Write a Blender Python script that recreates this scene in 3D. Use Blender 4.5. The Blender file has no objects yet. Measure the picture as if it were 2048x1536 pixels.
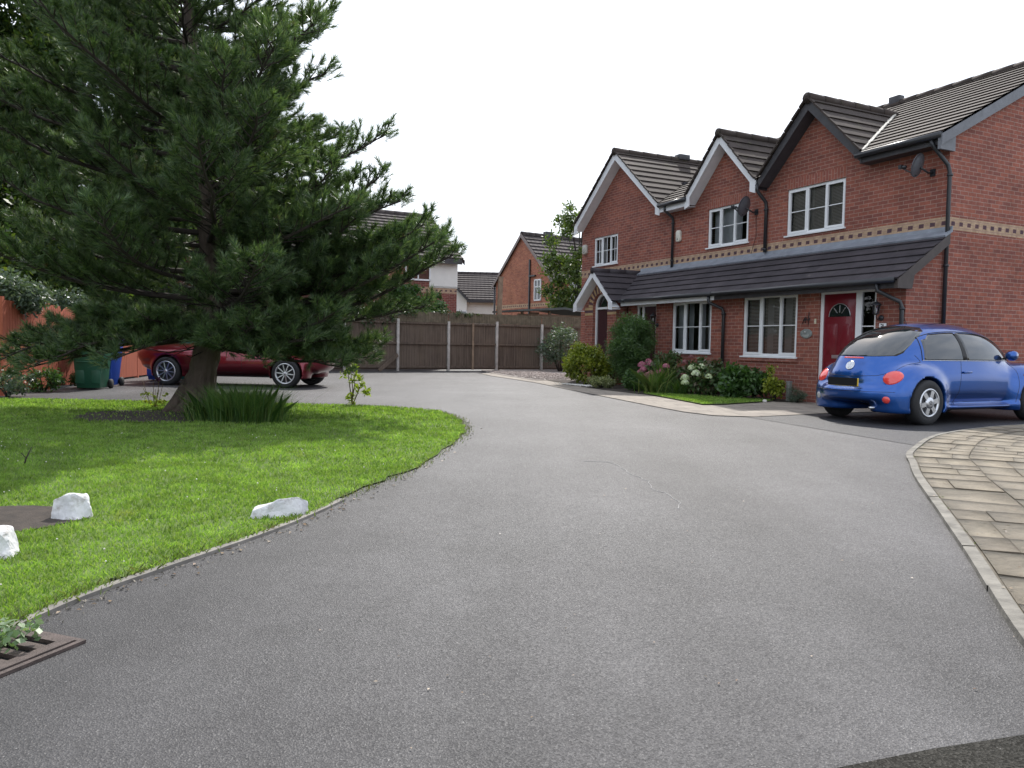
import bpy, math, random
import numpy as np
from mathutils import Matrix, Vector
from mathutils.bvhtree import BVHTree
R = math.radians
rng = np.random.default_rng(7)
random.seed(7)
S = bpy.context.scene
COL = S.collection

# ---------------------------------------------------------------- camera, sky, sun, exposure
CAMH = 1.05
cd = bpy.data.cameras.new('camera'); cam = bpy.data.objects.new('camera', cd); COL.objects.link(cam)
cam.matrix_world = Matrix.Translation((0, 0, CAMH)) @ Matrix.Rotation(math.pi/2-.0501, 4, 'X') @ Matrix.Rotation(.0168, 4, 'Z')
cd.sensor_width = 36; cd.lens = 1551/2048*36; cd.clip_start = .05; cd.clip_end = 3000
S.camera = cam
SUN_AZ, SUN_EL = R(10), R(46)
w = bpy.data.worlds.new('World'); S.world = w; w.use_nodes = True
nt = w.node_tree; nt.nodes.clear()
sky = nt.nodes.new('ShaderNodeTexSky'); sky.sky_type = 'NISHITA'; sky.sun_disc = False
sky.sun_elevation = SUN_EL; sky.sun_rotation = SUN_AZ; sky.dust_density = 3.0; sky.air_density = 1.3; sky.altitude = 50
mx = nt.nodes.new('ShaderNodeMix'); mx.data_type = 'RGBA'
mx.inputs[0].default_value = .72
nt.links.new(sky.outputs[0], mx.inputs[6])
_tc = nt.nodes.new('ShaderNodeTexCoord'); _no = nt.nodes.new('ShaderNodeTexNoise'); _no.inputs['Scale'].default_value = 2.6; _no.inputs['Detail'].default_value = 6
_mp = nt.nodes.new('ShaderNodeMapping'); _mp.inputs['Scale'].default_value = (1, 1, 2.2); nt.links.new(_tc.outputs['Generated'], _mp.inputs[0]); nt.links.new(_mp.outputs[0], _no.inputs['Vector'])
_cr = nt.nodes.new('ShaderNodeValToRGB'); _cr.color_ramp.elements[0].position = .36; _cr.color_ramp.elements[0].color = (.66, .72, .84, 1); _cr.color_ramp.elements[1].position = .64; _cr.color_ramp.elements[1].color = (.94, .98, 1.06, 1)
_mu = nt.nodes.new('ShaderNodeVectorMath'); _mu.operation = 'SCALE'; _mu.inputs['Scale'].default_value = 11.8
nt.links.new(_no.outputs['Fac'], _cr.inputs[0]); nt.links.new(_cr.outputs[0], _mu.inputs[0]); nt.links.new(_mu.outputs[0], mx.inputs[7])
bg = nt.nodes.new('ShaderNodeBackground'); bg.inputs[1].default_value = .12
out = nt.nodes.new('ShaderNodeOutputWorld')
nt.links.new(mx.outputs[2], bg.inputs[0]); nt.links.new(bg.outputs[0], out.inputs[0])
sd = bpy.data.lights.new('sun', 'SUN'); sd.energy = 3.7; sd.angle = R(1.0); sd.color = (1, .96, .90)
so = bpy.data.objects.new('sun', sd); COL.objects.link(so)
tosun = Vector((math.sin(SUN_AZ)*math.cos(SUN_EL), math.cos(SUN_AZ)*math.cos(SUN_EL), math.sin(SUN_EL)))
so.rotation_euler = tosun.to_track_quat('Z', 'Y').to_euler(); so.location = (20, 20, 30)
S.view_settings.view_transform = 'Standard'; S.view_settings.look = 'None'
S.view_settings.exposure = .42; S.view_settings.gamma = 1

# ---------------------------------------------------------------- frames
YAW = .453
U = Vector((-math.sin(YAW), math.cos(YAW), 0)); N = Vector((-math.cos(YAW), -math.sin(YAW), 0))
HO = Vector((6.8496, 13.6, 0)) - N*1.0
HANG = YAW+math.pi/2
def HW(x, y, z=0): return HO+U*x+N*y+Vector((0, 0, z))

# ---------------------------------------------------------------- object helpers
def tag(o, label=None, cat=None, group=None, kind=None):
    if label: o['label'] = label
    if cat: o['category'] = cat
    if group: o['group'] = group
    if kind: o['kind'] = kind
    return o
def empty(name, loc, rz=0, label=None, cat=None, group=None):
    o = bpy.data.objects.new(name, None); COL.objects.link(o); o.empty_display_size = .2
    o.location = loc; o.rotation_euler = (0, 0, rz)
    return tag(o, label, cat, group)
def fast(name, V, F, mats, parent=None, uv=None, midx=None, smooth=False):
    me = bpy.data.meshes.new(name)
    V = np.asarray(V, dtype=np.float32).reshape(-1, 3)
    if isinstance(F, np.ndarray) and F.ndim == 2:
        M, k = F.shape; tot = np.full(M, k, dtype=np.int32); flat = F.astype(np.int32).ravel()
    else:
        tot = np.array([len(f) for f in F], dtype=np.int32); flat = np.array([i for f in F for i in f], dtype=np.int32); M = len(F)
    me.vertices.add(len(V)); me.vertices.foreach_set('co', V.ravel())
    me.loops.add(len(flat)); me.loops.foreach_set('vertex_index', flat)
    me.polygons.add(M)
    st = np.concatenate([[0], np.cumsum(tot)[:-1]]).astype(np.int32)
    me.polygons.foreach_set('loop_start', st); me.polygons.foreach_set('loop_total', tot)
    if midx is not None: me.polygons.foreach_set('material_index', np.asarray(midx, dtype=np.int32))
    if smooth: me.polygons.foreach_set('use_smooth', np.ones(M, dtype=bool))
    if uv is not None:
        l = me.uv_layers.new(name='UVMap'); l.data.foreach_set('uv', np.asarray(uv, dtype=np.float32).ravel())
    for m in (mats if isinstance(mats, (list, tuple)) else [mats]): me.materials.append(m)
    me.update(); me.validate()
    o = bpy.data.objects.new(name, me); COL.objects.link(o); o.parent = parent
    return o
class MB:
    def __init__(s): s.v = []; s.f = []; s.m = []; s.uv = []; s.auto = []
    def face(s, pts, m=0, uv=None):
        i = len(s.v); s.v += [tuple(p) for p in pts]; s.f.append(tuple(range(i, i+len(pts)))); s.m.append(m)
        if uv is None:
            p = [Vector(q) for q in pts]
            n = Vector((0, 0, 0))
            for k in range(len(p)): n += p[k].cross(p[(k+1) % len(p)])
            n = n.normalized() if n.length > 1e-12 else Vector((0, 0, 1))
            if abs(n.z) < .8:
                t = Vector((-n.y, n.x, 0)).normalized(); 
                if (abs(t.x) >= abs(t.y) and t.x < 0) or (abs(t.y) > abs(t.x) and t.y < 0): t = -t
                uv = [(q.dot(t), q.z) for q in p]
            else: uv = [(q.x, q.y) for q in p]
        s.uv.append(uv); return s
    def box(s, x0, x1, y0, y1, z0, z1, m=0):
        if x0 > x1: x0, x1 = x1, x0
        if y0 > y1: y0, y1 = y1, y0
        if z0 > z1: z0, z1 = z1, z0
        a = [(x0, y0, z0), (x1, y0, z0), (x1, y1, z0), (x0, y1, z0), (x0, y0, z1), (x1, y0, z1), (x1, y1, z1), (x0, y1, z1)]
        for q in ((3, 2, 1, 0), (4, 5, 6, 7), (0, 1, 5, 4), (1, 2, 6, 5), (2, 3, 7, 6), (3, 0, 4, 7)): s.face([a[i] for i in q], m)
        return s
    def prism(s, poly, ax, a, b, m=0):
        # extrude 2D polygon along axis ax ('x','y','z') from a to b
        def P(q, c): return (c, q[0], q[1]) if ax == 'x' else ((q[0], c, q[1]) if ax == 'y' else (q[0], q[1], c))
        A = [P(q, a) for q in poly]; B = [P(q, b) for q in poly]; n = len(poly)
        s.face(A, m); s.face(B[::-1], m)
        for i in range(n): s.face([A[i], B[i], B[(i+1) % n], A[(i+1) % n]], m)
        return s
    def beam(s, p, q, wd, ht, m=0, up=(0, 0, 1)):
        p = Vector(p); q = Vector(q); d = (q-p).normalized(); up = Vector(up)
        if abs(d.dot(up)) > .99: up = Vector((0, 1, 0))
        sd = d.cross(up).normalized()*wd/2; uu = sd.cross(d).normalized()*ht/2
        c = [-sd-uu, sd-uu, sd+uu, -sd+uu]
        A = [p+k for k in c]; B = [q+k for k in c]
        s.face(A[::-1], m); s.face(B, m)
        for i in range(4): s.face([A[i], A[(i+1) % 4], B[(i+1) % 4], B[i]], m)
        return s
    def tube(s, pts, r, n=8, m=0, cap=True):
        pts = [Vector(p) for p in pts]; rr = r if isinstance(r, (list, tuple)) else [r]*len(pts)
        base = len(s.v); prev = None
        for i, p in enumerate(pts):
            d = (pts[min(i+1, len(pts)-1)]-pts[max(i-1, 0)]).normalized()
            if prev is None:
                a = d.orthogonal().normalized()
            else:
                a = (prev-d*prev.dot(d))
                a = a.normalized() if a.length > 1e-6 else d.orthogonal().normalized()
            prev = a; b = d.cross(a)
            for k in range(n):
                t = 2*math.pi*k/n; s.v.append(tuple(p+(a*math.cos(t)+b*math.sin(t))*rr[i]))
        for i in range(len(pts)-1):
            for k in range(n):
                q = (base+i*n+k, base+i*n+(k+1) % n, base+(i+1)*n+(k+1) % n, base+(i+1)*n+k)
                s.f.append(q); s.m.append(m); L = i*.3; s.uv.append([(k/n*.5, L), ((k+1)/n*.5, L), ((k+1)/n*.5, L+.3), (k/n*.5, L+.3)])
        if cap:
            for e, o in ((0, True), (len(pts)-1, False)):
                ids = [base+e*n+k for k in range(n)]
                s.f.append(tuple(ids[::-1] if o else ids)); s.m.append(m); s.uv.append([(0, 0)]*n)
        return s
    def lathe(s, prof, n=24, m=0, axis='z', c=(0, 0, 0)):
        base = len(s.v); c = Vector(c)
        for r, h in prof:
            for k in range(n):
                t = 2*math.pi*k/n; x, y = r*math.cos(t), r*math.sin(t)
                s.v.append(tuple(c+(Vector((x, y, h)) if axis == 'z' else (Vector((h, x, y)) if axis == 'x' else Vector((x, h, y))))))
        for i in range(len(prof)-1):
            for k in range(n):
                s.f.append((base+i*n+k, base+i*n+(k+1) % n, base+(i+1)*n+(k+1) % n, base+(i+1)*n+k)); s.m.append(m); s.uv.append([(0, 0)]*4)
        return s
    def build(s, name, mats, parent=None, smooth=False, bevel=0):
        uv = [c for f in s.uv for c in f]
        o = fast(name, s.v, s.f, mats, parent, uv, s.m, smooth)
        if bevel:
            wl_ = o.modifiers.new('weld', 'WELD'); wl_.merge_threshold = 1e-4
            b = o.modifiers.new('bevel', 'BEVEL'); b.width = bevel; b.segments = 2; b.limit_method = 'ANGLE'
        return o
def copy_tree(o, parent=None):
    c = o.copy(); COL.objects.link(c); c.parent = parent
    for ch in [k for k in bpy.data.objects if k.parent == o]: copy_tree(ch, c)
    return c

# ---------------------------------------------------------------- materials
class NT:
    def __init__(s, name):
        s.mat = bpy.data.materials.new(name); s.mat.use_nodes = True; s.t = s.mat.node_tree; s.t.nodes.clear()
        s.o = s.t.nodes.new('ShaderNodeOutputMaterial'); s.b = s.n('BsdfPrincipled')
        s.l(s.b.outputs[0], s.o.inputs[0])
    def n(s, t, **k):
        x = s.t.nodes.new('ShaderNode'+t)
        for a, v in k.items(): setattr(x, a, v)
        return x
    def l(s, a, b): s.t.links.new(a, b)
    def tc(s, kind='Object'): 
        if not hasattr(s, '_tc'): s._tc = s.n('TexCoord')
        return s._tc.outputs[kind]
    def noise(s, scale, detail=3, rough=.6, vec=None, dim='3D'):
        x = s.n('TexNoise'); x.inputs['Scale'].default_value = scale; x.inputs['Detail'].default_value = detail; x.inputs['Roughness'].default_value = rough
        s.l(vec if vec is not None else s.tc(), x.inputs['Vector']); return x.outputs['Fac']
    def ramp(s, fac, stops):
        r = s.n('ValToRGB'); e = r.color_ramp.elements
        while len(e) < len(stops): e.new(.5)
        for i, (p, c) in enumerate(stops):
            e[i].position = p; e[i].color = (c, c, c, 1) if isinstance(c, (int, float)) else (*c, 1)
        s.l(fac, r.inputs[0]); return r.outputs[0]
    def mix(s, fac, a, b, mode='MIX'):
        m = s.n('Mix'); m.data_type = 'RGBA'; m.blend_type = mode
        for v, i in ((fac, 0), (a, 6), (b, 7)):
            if isinstance(v, (int, float)): m.inputs[i].default_value = v if i == 0 else (v, v, v, 1)
            elif isinstance(v, tuple): m.inputs[i].default_value = (*v, 1)
            else: s.l(v, m.inputs[i])
        return m.outputs[2]
    def math(s, op, a, b=0, c=0):
        m = s.n('Math'); m.operation = op
        for i, v in enumerate((a, b, c)):
            if isinstance(v, (int, float)): m.inputs[i].default_value = v
            else: s.l(v, m.inputs[i])
        return m.outputs[0]
    def col(s, c):
        if isinstance(c, tuple): s.b.inputs['Base Color'].default_value = (*c, 1)
        else: s.l(c, s.b.inputs['Base Color'])
    def rough(s, r):
        if isinstance(r, (int, float)): s.b.inputs['Roughness'].default_value = r
        else: s.l(r, s.b.inputs['Roughness'])
    def bump(s, h, strength=.3, dist=.01):
        b = s.n('Bump'); b.inputs['Strength'].default_value = strength; b.inputs['Distance'].default_value = dist
        s.l(h, b.inputs['Height']); s.l(b.outputs[0], s.b.inputs['Normal']); return b
MATS = {}
def plain(name, c, rough=.5, var=.15, scale=6, metal=0, coat=0, spec=.5, bump=0):
    if name in MATS: return MATS[name]
    m = NT(name); n = m.noise(scale, 4)
    d = tuple(x*(1-var) for x in c); l = tuple(min(1, x*(1+var)) for x in c)
    m.col(m.ramp(n, [(.3, d), (.7, l)])); m.rough(rough); m.b.inputs['Metallic'].default_value = metal
    m.b.inputs['Coat Weight'].default_value = coat; m.b.inputs['Specular IOR Level'].default_value = spec
    if bump: m.bump(m.noise(scale*6, 3), bump, .01)
    MATS[name] = m.mat; return m.mat
def leafmat(name, cols, trans=.35, rough=.45, spec=.5, scale=.7, patchc=None, ps=2.5, pt=.64):
    m = NT(name); g = m.n('NewGeometry'); r = g.outputs['Random Per Island']
    c = m.ramp(r, [(i/(len(cols)-1), k) for i, k in enumerate(cols)])
    nz = m.noise(scale, 2); c2 = m.mix(m.ramp(nz, [(.35, .0), (.65, .55)]), c, m.mix(1.0, c, (.6, .62, .55), 'MULTIPLY'))
    if patchc:
        c2 = m.mix(1.0, c2, m.ramp(m.noise(ps*2.2, 3), [(.3, .68), (.7, 1.38)]), 'MULTIPLY')
        c2 = m.mix(m.ramp(m.noise(ps, 4, .7), [(pt, 0), (pt+.07, .75)]), c2, patchc)
    m.col(c2); m.rough(rough); m.b.inputs['Specular IOR Level'].default_value = spec
    t = m.n('BsdfTranslucent'); tcx = m.mix(1.0, c2, (1.5, 1.6, .7), 'MULTIPLY'); m.l(tcx, t.inputs[0])
    ms = m.n('MixShader'); ms.inputs[0].default_value = trans
    m.l(m.b.outputs[0], ms.inputs[1]); m.l(t.outputs[0], ms.inputs[2]); m.l(ms.outputs[0], m.o.inputs[0])
    MATS[name] = m.mat; return m.mat
def brickmat(name, c1, c2, mortar, band=None, rot=False, dirt=.25, course=.075, bw=.225):
    m = NT(name); uv = m.tc('UV')
    vec = uv
    if rot:
        mp = m.n('Mapping'); mp.inputs['Rotation'].default_value = (0, 0, math.pi/2); m.l(uv, mp.inputs[0]); vec = mp.outputs[0]
    b = m.n('TexBrick'); m.l(vec, b.inputs[0]); b.inputs['Scale'].default_value = 1
    b.inputs['Brick Width'].default_value = bw; b.inputs['Row Height'].default_value = course
    b.inputs['Mortar Size'].default_value = .0060; b.inputs['Mortar Smooth'].default_value = .15; b.inputs['Bias'].default_value = 0
    b.inputs['Color1'].default_value = (*c1, 1); b.inputs['Color2'].default_value = (*c2, 1); b.inputs['Mortar'].default_value = (*mortar, 1)
    n1 = m.noise(.9, 4); n2 = m.noise(9, 3); n3 = m.noise(60, 3)
    c = m.mix(1.0, b.outputs[0], m.ramp(n1, [(.3, 1-dirt), (.7, 1.08)]), 'MULTIPLY')
    c = m.mix(1.0, c, m.ramp(n2, [(.3, .82), (.7, 1.15)]), 'MULTIPLY')
    if band:
        z0, z1 = band; sp = m.n('SeparateXYZ'); m.l(uv, sp.inputs[0]); u, v = sp.outputs[0], sp.outputs[1]
        inb = m.math('MULTIPLY', m.math('GREATER_THAN', v, z0), m.math('LESS_THAN', v, z1))
        mid = m.math('MULTIPLY', m.math('GREATER_THAN', v, z0+course), m.math('LESS_THAN', v, z1-course))
        fr = m.math('FRACT', m.math('DIVIDE', u, .225))
        dk = m.math('MULTIPLY', mid, m.math('MULTIPLY', m.math('LESS_THAN', fr, .47), m.math('GREATER_THAN', fr, .03)))
        nb = m.noise(7, 2)
        buff = m.ramp(nb, [(.35, (.34, .23, .15)), (.65, (.50, .36, .24))])
        isb = m.math('LESS_THAN', b.outputs['Fac'], .5)
        c = m.mix(m.math('MULTIPLY', inb, isb), c, buff)
        c = m.mix(dk, c, m.ramp(nb, [(.3, (.06, .04, .06)), (.7, (.13, .07, .07))]))
    m.col(c); m.rough(.85); m.b.inputs['Specular IOR Level'].default_value = .25
    h = m.mix(.3, m.math('SUBTRACT', 1.0, b.outputs['Fac']), n3)
    m.bump(h, .5, .006)
    MATS[name] = m.mat; return m.mat
BR1, BR2, MO = (.335, .114, .078), (.22, .080, .064), (.37, .24, .195)
brick = brickmat('red_brick', BR1, BR2, MO, band=(3.26, 3.485))
brick_s = brickmat('red_brick_soldier', BR1, (.28, .098, .076), MO, rot=True)
brick_far = brickmat('orange_brick', (.44, .17, .10), (.30, .10, .07), (.42, .28, .2), band=(3.2, 3.425))
def tilemat(name, c1, c2, moss, w_=.33, g=.3, mossamt=.5):
    m = NT(name); b = m.n('TexBrick'); m.l(m.tc('UV'), b.inputs[0]); b.inputs['Scale'].default_value = 1
    b.inputs['Brick Width'].default_value = w_; b.inputs['Row Height'].default_value = g; b.inputs['Mortar Size'].default_value = .0035
    b.inputs['Color1'].default_value = (*c1, 1); b.inputs['Color2'].default_value = (*c2, 1); b.inputs['Mortar'].default_value = tuple(x*.6 for x in c1)+(1,)
    c = m.mix(1.0, b.outputs[0], m.ramp(m.noise(2.2, 5), [(.3, .72), (.7, 1.25)]), 'MULTIPLY')
    c = m.mix(m.ramp(m.noise(5, 6, .75), [(.56, 0), (.68, mossamt)]), c, moss)
    sp = m.ramp(m.noise(38, 2), [(.70, 0), (.73, .6)]); c = m.mix(sp, c, (.20, .20, .17))
    m.col(c); m.rough(.8); m.b.inputs['Specular IOR Level'].default_value = .2; m.bump(m.noise(50, 3), .25, .006); MATS[name] = m.mat; return m.mat
tile_main = tilemat('weathered_roof_tile', (.058, .045, .039), (.044, .034, .030), (.085, .085, .045))
tile_low = tilemat('dark_roof_tile', (.060, .052, .058), (.045, .040, .046), (.10, .10, .09), mossamt=.15)
def pantile(name, c1, c2):
    m = NT(name); uv = m.tc('UV'); sp = m.n('SeparateXYZ'); m.l(uv, sp.inputs[0])
    wv = m.math('SINE', m.math('MULTIPLY', sp.outputs[0], 2*math.pi/.3))
    rw = m.math('FRACT', m.math('DIVIDE', sp.outputs[1], .34))
    h = m.math('ADD', m.math('MULTIPLY', wv, .5), m.math('MULTIPLY', rw, -.8))
    c = m.mix(m.ramp(m.noise(2, 4), [(.3, 0), (.7, 1)]), c1, c2)
    c = m.mix(m.ramp(rw, [(.0, .6), (.1, 0)]), c, tuple(x*.3 for x in c1))
    m.col(c); m.rough(.85); m.b.inputs['Specular IOR Level'].default_value = .2; m.bump(h, .6, .03); MATS[name] = m.mat; return m.mat
pan1 = pantile('brown_pantile', (.050, .042, .042), (.078, .066, .064))
white = plain('white_upvc', (.78, .79, .80), .3, .03)
whitep = plain('white_painted_board', (.74, .75, .77), .45, .06)
blackp = plain('black_plastic', (.022, .023, .027), .35, .2)
darkbd = plain('dark_stained_board', (.040, .038, .042), .5, .3, 8)
lead = plain('lead_flashing', (.20, .22, .255), .5, .2, 5, bump=.1)
render_w = plain('white_render', (.72, .70, .66), .8, .05, 2)
greyp = plain('grey_plastic', (.11, .115, .13), .4, .1)
silver = plain('silver_metal', (.62, .63, .65), .28, .05, metal=.9)
rubber = plain('tyre_rubber', (.018, .018, .019), .75, .2)
darkin = plain('dark_interior', (.12, .108, .095), .8, .3)
curtain = plain('pale_curtain', (.58, .62, .66), .8, .1)
blind = plain('white_blind_slats', (.52, .50, .46), .6, .1)
reddoor = plain('red_door_paint', (.165, .009, .018), .3, .06, coat=.3)
darkdoor = plain('dark_brown_door', (.05, .018, .022), .35, .1)
concrete = plain('concrete_post', (.42, .40, .37), .85, .25, 5, bump=.2)
kerbm = plain('concrete_kerb', (.20, .185, .165), .85, .3, 6, bump=.3)
timber = plain('weathered_timber', (.22, .16, .11), .8, .3, 4)
def glassmat(name, tint=.82, refl=None):
    m = NT(name); fr = m.n('Fresnel'); fr.inputs[0].default_value = 1.55
    tr = m.n('BsdfTransparent'); tr.inputs[0].default_value = (tint, tint, tint, 1)
    gl = m.n('BsdfGlossy'); gl.inputs['Roughness'].default_value = .015
    bp = m.n('Bump'); bp.inputs['Strength'].default_value = .04; bp.inputs['Distance'].default_value = .02
    m.l(m.noise(1.6, 1), bp.inputs['Height']); m.l(bp.outputs[0], gl.inputs['Normal'])
    ms = m.n('MixShader'); m.l(fr.outputs[0], ms.inputs[0]); m.l(tr.outputs[0], ms.inputs[1]); m.l(gl.outputs[0], ms.inputs[2])
    m.l(ms.outputs[0], m.o.inputs[0]); MATS[name] = m.mat; return m.mat
glass = glassmat('window_glass')
carglass = NT('car_glass'); carglass.col((.012, .016, .018)); carglass.rough(.03); carglass.b.inputs['IOR'].default_value = 2.0; carglass = carglass.mat
def carpaint(name, c, c2):
    m = NT(name); lw = m.n('LayerWeight'); lw.inputs[0].default_value = .4
    m.col(m.mix(lw.outputs[1], c, c2)); m.rough(.28); m.b.inputs['Metallic'].default_value = .7
    m.b.inputs['Coat Weight'].default_value = 1; m.b.inputs['Coat Roughness'].default_value = .03; return m.mat
bluep = carpaint('blue_metallic_paint', (.005, .084, .36), (.004, .048, .24))
redp = carpaint('dark_red_paint', (.18, .006, .018), (.14, .005, .012))
redlens = plain('red_lamp_lens', (.75, .06, .05), .12, .05, coat=1)
amber = plain('amber_lens', (.9, .32, .03), .2, .05)
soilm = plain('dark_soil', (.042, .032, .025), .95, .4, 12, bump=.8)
barkm = NT('pine_bark')
_v = barkm.n('TexVoronoi'); _v.inputs['Scale'].default_value = 14; _mp = barkm.n('Mapping'); _mp.inputs['Scale'].default_value = (1, 1, .3)
barkm.l(barkm.tc(), _mp.inputs[0]); barkm.l(_mp.outputs[0], _v.inputs['Vector'])
barkm.col(barkm.mix(barkm.ramp(barkm.noise(3, 5), [(.3, 0), (.7, 1)]), (.060, .043, .034), (.105, .080, .060))); barkm.rough(.9); barkm.bump(_v.outputs['Distance'], .9, .04); barkm = barkm.mat
twig = plain('dark_twig', (.034, .026, .021), .9, .3)
stonew = NT('white_rock'); _n = stonew.noise(9, 6, .7)
stonew.col(stonew.mix(stonew.ramp(stonew.noise(16, 5, .7), [(.50, 0), (.66, .7)]), stonew.ramp(_n, [(.3, (.50, .50, .51)), (.7, (.72, .71, .70))]), (.26, .23, .20)))
stonew.rough(.85); stonew.bump(stonew.noise(30, 5), .5, .015); stonew = stonew.mat

# asphalt
def asphalt(name, base, dark, light, spark=.5, patch=1.0):
    m = NT(name)
    v = m.n('TexVoronoi'); v.inputs['Scale'].default_value = 175; m.l(m.tc(), v.inputs['Vector'])
    ag = m.ramp(v.outputs['Color'], [(0, dark), (.5, base), (1, light)])
    big = m.ramp(m.noise(.55, 5, .62), [(.3, 1-.30*patch), (.7, 1+.24*patch)])
    mid = m.ramp(m.noise(6, 4, .7), [(.3, .88), (.7, 1.1)])
    c = m.mix(1.0, m.mix(1.0, ag, big, 'MULTIPLY'), mid, 'MULTIPLY')
    mpp = m.n('Mapping'); mpp.inputs['Rotation'].default_value = (0, 0, .35); mpp.inputs['Scale'].default_value = (1.1, .16, 1); m.l(m.tc(), mpp.inputs[0])
    c = m.mix(1.0, c, m.ramp(m.noise(1.0, 4, .6, vec=mpp.outputs[0]), [(.35, 1-.20*patch), (.65, 1+.16*patch)]), 'MULTIPLY')
    c = m.mix(m.ramp(m.noise(1.7, 3, .6), [(.66, 0), (.74, .35)]), c, tuple(x*.6 for x in base))
    sp = m.ramp(m.noise(70, 2), [(.72, 0), (.76, spark)]); c = m.mix(sp, c, (.42, .41, .39))  # pale specks put into the colour as sun sparkle
    m.col(c); m.rough(m.ramp(v.outputs['Color'], [(0, .8), (.6, .55), (1, .34)])); m.b.inputs['Specular IOR Level'].default_value = .3
    h = m.mix(.45, v.outputs['Distance'], m.noise(260, 2)); m.bump(h, .75, .006)
    return m.mat
asph = asphalt('asphalt', (.066, .064, .065), (.048, .0465, .047), (.098, .095, .096), spark=.7)
asph_new = asphalt('dark_asphalt', (.034, .034, .037), (.022, .022, .024), (.058, .058, .062), spark=.2, patch=.6)
asph_corner = asphalt('dark_corner_asphalt', (.026, .025, .021), (.015, .014, .012), (.055, .052, .045), spark=.4)

_b = asph_corner.node_tree.nodes['Principled BSDF']; _b.inputs['Specular IOR Level'].default_value = .05
# ---------------------------------------------------------------- ground, road, lawn
def sheet(name, pts, z, mat, kind='structure', **k):
    mb = MB(); mb.face([(p[0], p[1], z) for p in pts]); o = mb.build(name, mat)
    # tessellated n-gon is fine for planar polygons
    return tag(o, kind=kind, **k)
gm = NT('earth'); gm.col(gm.ramp(gm.noise(.3, 4), [(.3, (.05, .06, .03)), (.7, (.08, .09, .04))])); gm.rough(.95)
sheet('ground', [(-400, -60), (400, -60), (400, 700), (-400, 700)], -.03, gm.mat)
sheet('road', [(-30, -8), (30, -8), (30, 40), (-30, 40)], 0, asph)
LAWN = [(-2.6, -1), (-2.05, 1.6), (-1.85, 2.55), (-1.80, 2.71), (-1.73, 3.09), (-1.58, 3.52), (-1.35, 4.15), (-1.21, 4.66), (-1.02, 5.59), (-.81, 6.53), (-.64, 8.04), (-.56, 9.2), (-.66, 10.3), (-.9, 11.3), (-1.3, 12.1),
        (-2.14, 12.62), (-3.56, 12.85), (-5.94, 12.9), (-8.47, 12.95), (-9.3, 13.0), (-14, 13.0), (-14, -1)]
def smooth_poly(P, n=4, closed=False):
    P = np.array(P, float); out_ = []
    for i in range(len(P)-1):
        p0 = P[max(i-1, 0)]; p1 = P[i]; p2 = P[i+1]; p3 = P[min(i+2, len(P)-1)]
        for t in np.linspace(0, 1, n, endpoint=False):
            out_.append(.5*((2*p1)+(-p0+p2)*t+(2*p0-5*p1+4*p2-p3)*t*t+(-p0+3*p1-3*p2+p3)*t**3))
    out_.append(P[-1]); return np.array(out_)
edge = smooth_poly(LAWN[:20], 4)
edge_j = edge+np.random.default_rng(3).normal(0, .022, edge.shape)
lawnpoly = np.vstack([edge_j, [(-14, 13.0), (-14, -1)]])
lm = NT('lawn_turf'); lm.col(lm.mix(lm.ramp(lm.noise(14, 5, .7), [(.3, 0), (.7, 1)]), lm.ramp(lm.noise(.8, 3), [(.3, (.075, .125, .024)), (.7, (.11, .17, .03))]), (.13, .19, .045)))
lm.rough(.9); lm.bump(lm.noise(60, 4), .8, .03)
TREE = (-4.62, 11.3)
def inpoly(P, poly):
    x, y = P[:, 0], P[:, 1]; ins = np.zeros(len(P), bool); n = len(poly)
    for i in range(n):
        x0, y0 = poly[i]; x1, y1 = poly[(i+1) % n]
        c = ((y0 > y) != (y1 > y)) & (x < (x1-x0)*(y-y0)/((y1-y0) if y1 != y0 else 1e-9)+x0); ins ^= c
    return ins
sheet('lawn', [tuple(p) for p in lawnpoly], .012, lm.mat)
# soil patches
def blob(cx, cy, rx, ry, rot, n=28, seed=1, j=.18):
    r_ = np.random.default_rng(seed); t = np.linspace(0, 2*np.pi, n, endpoint=False)
    k = 1+np.convolve(np.tile(r_.normal(0, j, n), 3), np.ones(3)/3, 'same')[n:2*n]
    x = np.cos(t)*rx*k; y = np.sin(t)*ry*k; c, s_ = math.cos(rot), math.sin(rot)
    return np.c_[cx+x*c-y*s_, cy+x*s_+y*c]
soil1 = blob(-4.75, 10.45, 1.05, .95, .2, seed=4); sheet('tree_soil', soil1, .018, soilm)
soil2 = np.array([(-3.6, 4.55), (-2.95, 4.72), (-2.58, 4.66), (-2.42, 4.42), (-2.52, 4.18), (-2.66, 4.02), (-3.05, 3.75), (-3.6, 3.6)]); sheet('bare_soil', soil2, .018, soilm)
soil3 = blob(-2.12, 4.62, .16, .09, -.2, seed=9)
# kerb edging of the lawn
def ribbon(name, line, w0, w1, z0, z1, mat, gaps=None, **k):
    L = np.array(line); T = np.gradient(L, axis=0); T /= np.linalg.norm(T, axis=1)[:, None]; Nn = np.c_[-T[:, 1], T[:, 0]]
    mb = MB()
    A = L+Nn*w0; B = L+Nn*w1
    for i in range(len(L)-1):
        a, b, c, d = A[i], A[i+1], B[i+1], B[i]
        g0 = .0 if gaps is None else gaps
        mb.face([(*a, z1), (*b, z1), (*c, z1), (*d, z1)]); mb.face([(*a, z0), (*b, z0), (*b, z1), (*a, z1)]); mb.face([(*d, z1), (*c, z1), (*c, z0), (*d, z0)])
    return tag(mb.build(name, mat), kind='structure', **k)
ribbon('lawn_kerb', edge[:31], -.03, .012, -.01, .016, kerbm)

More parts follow.
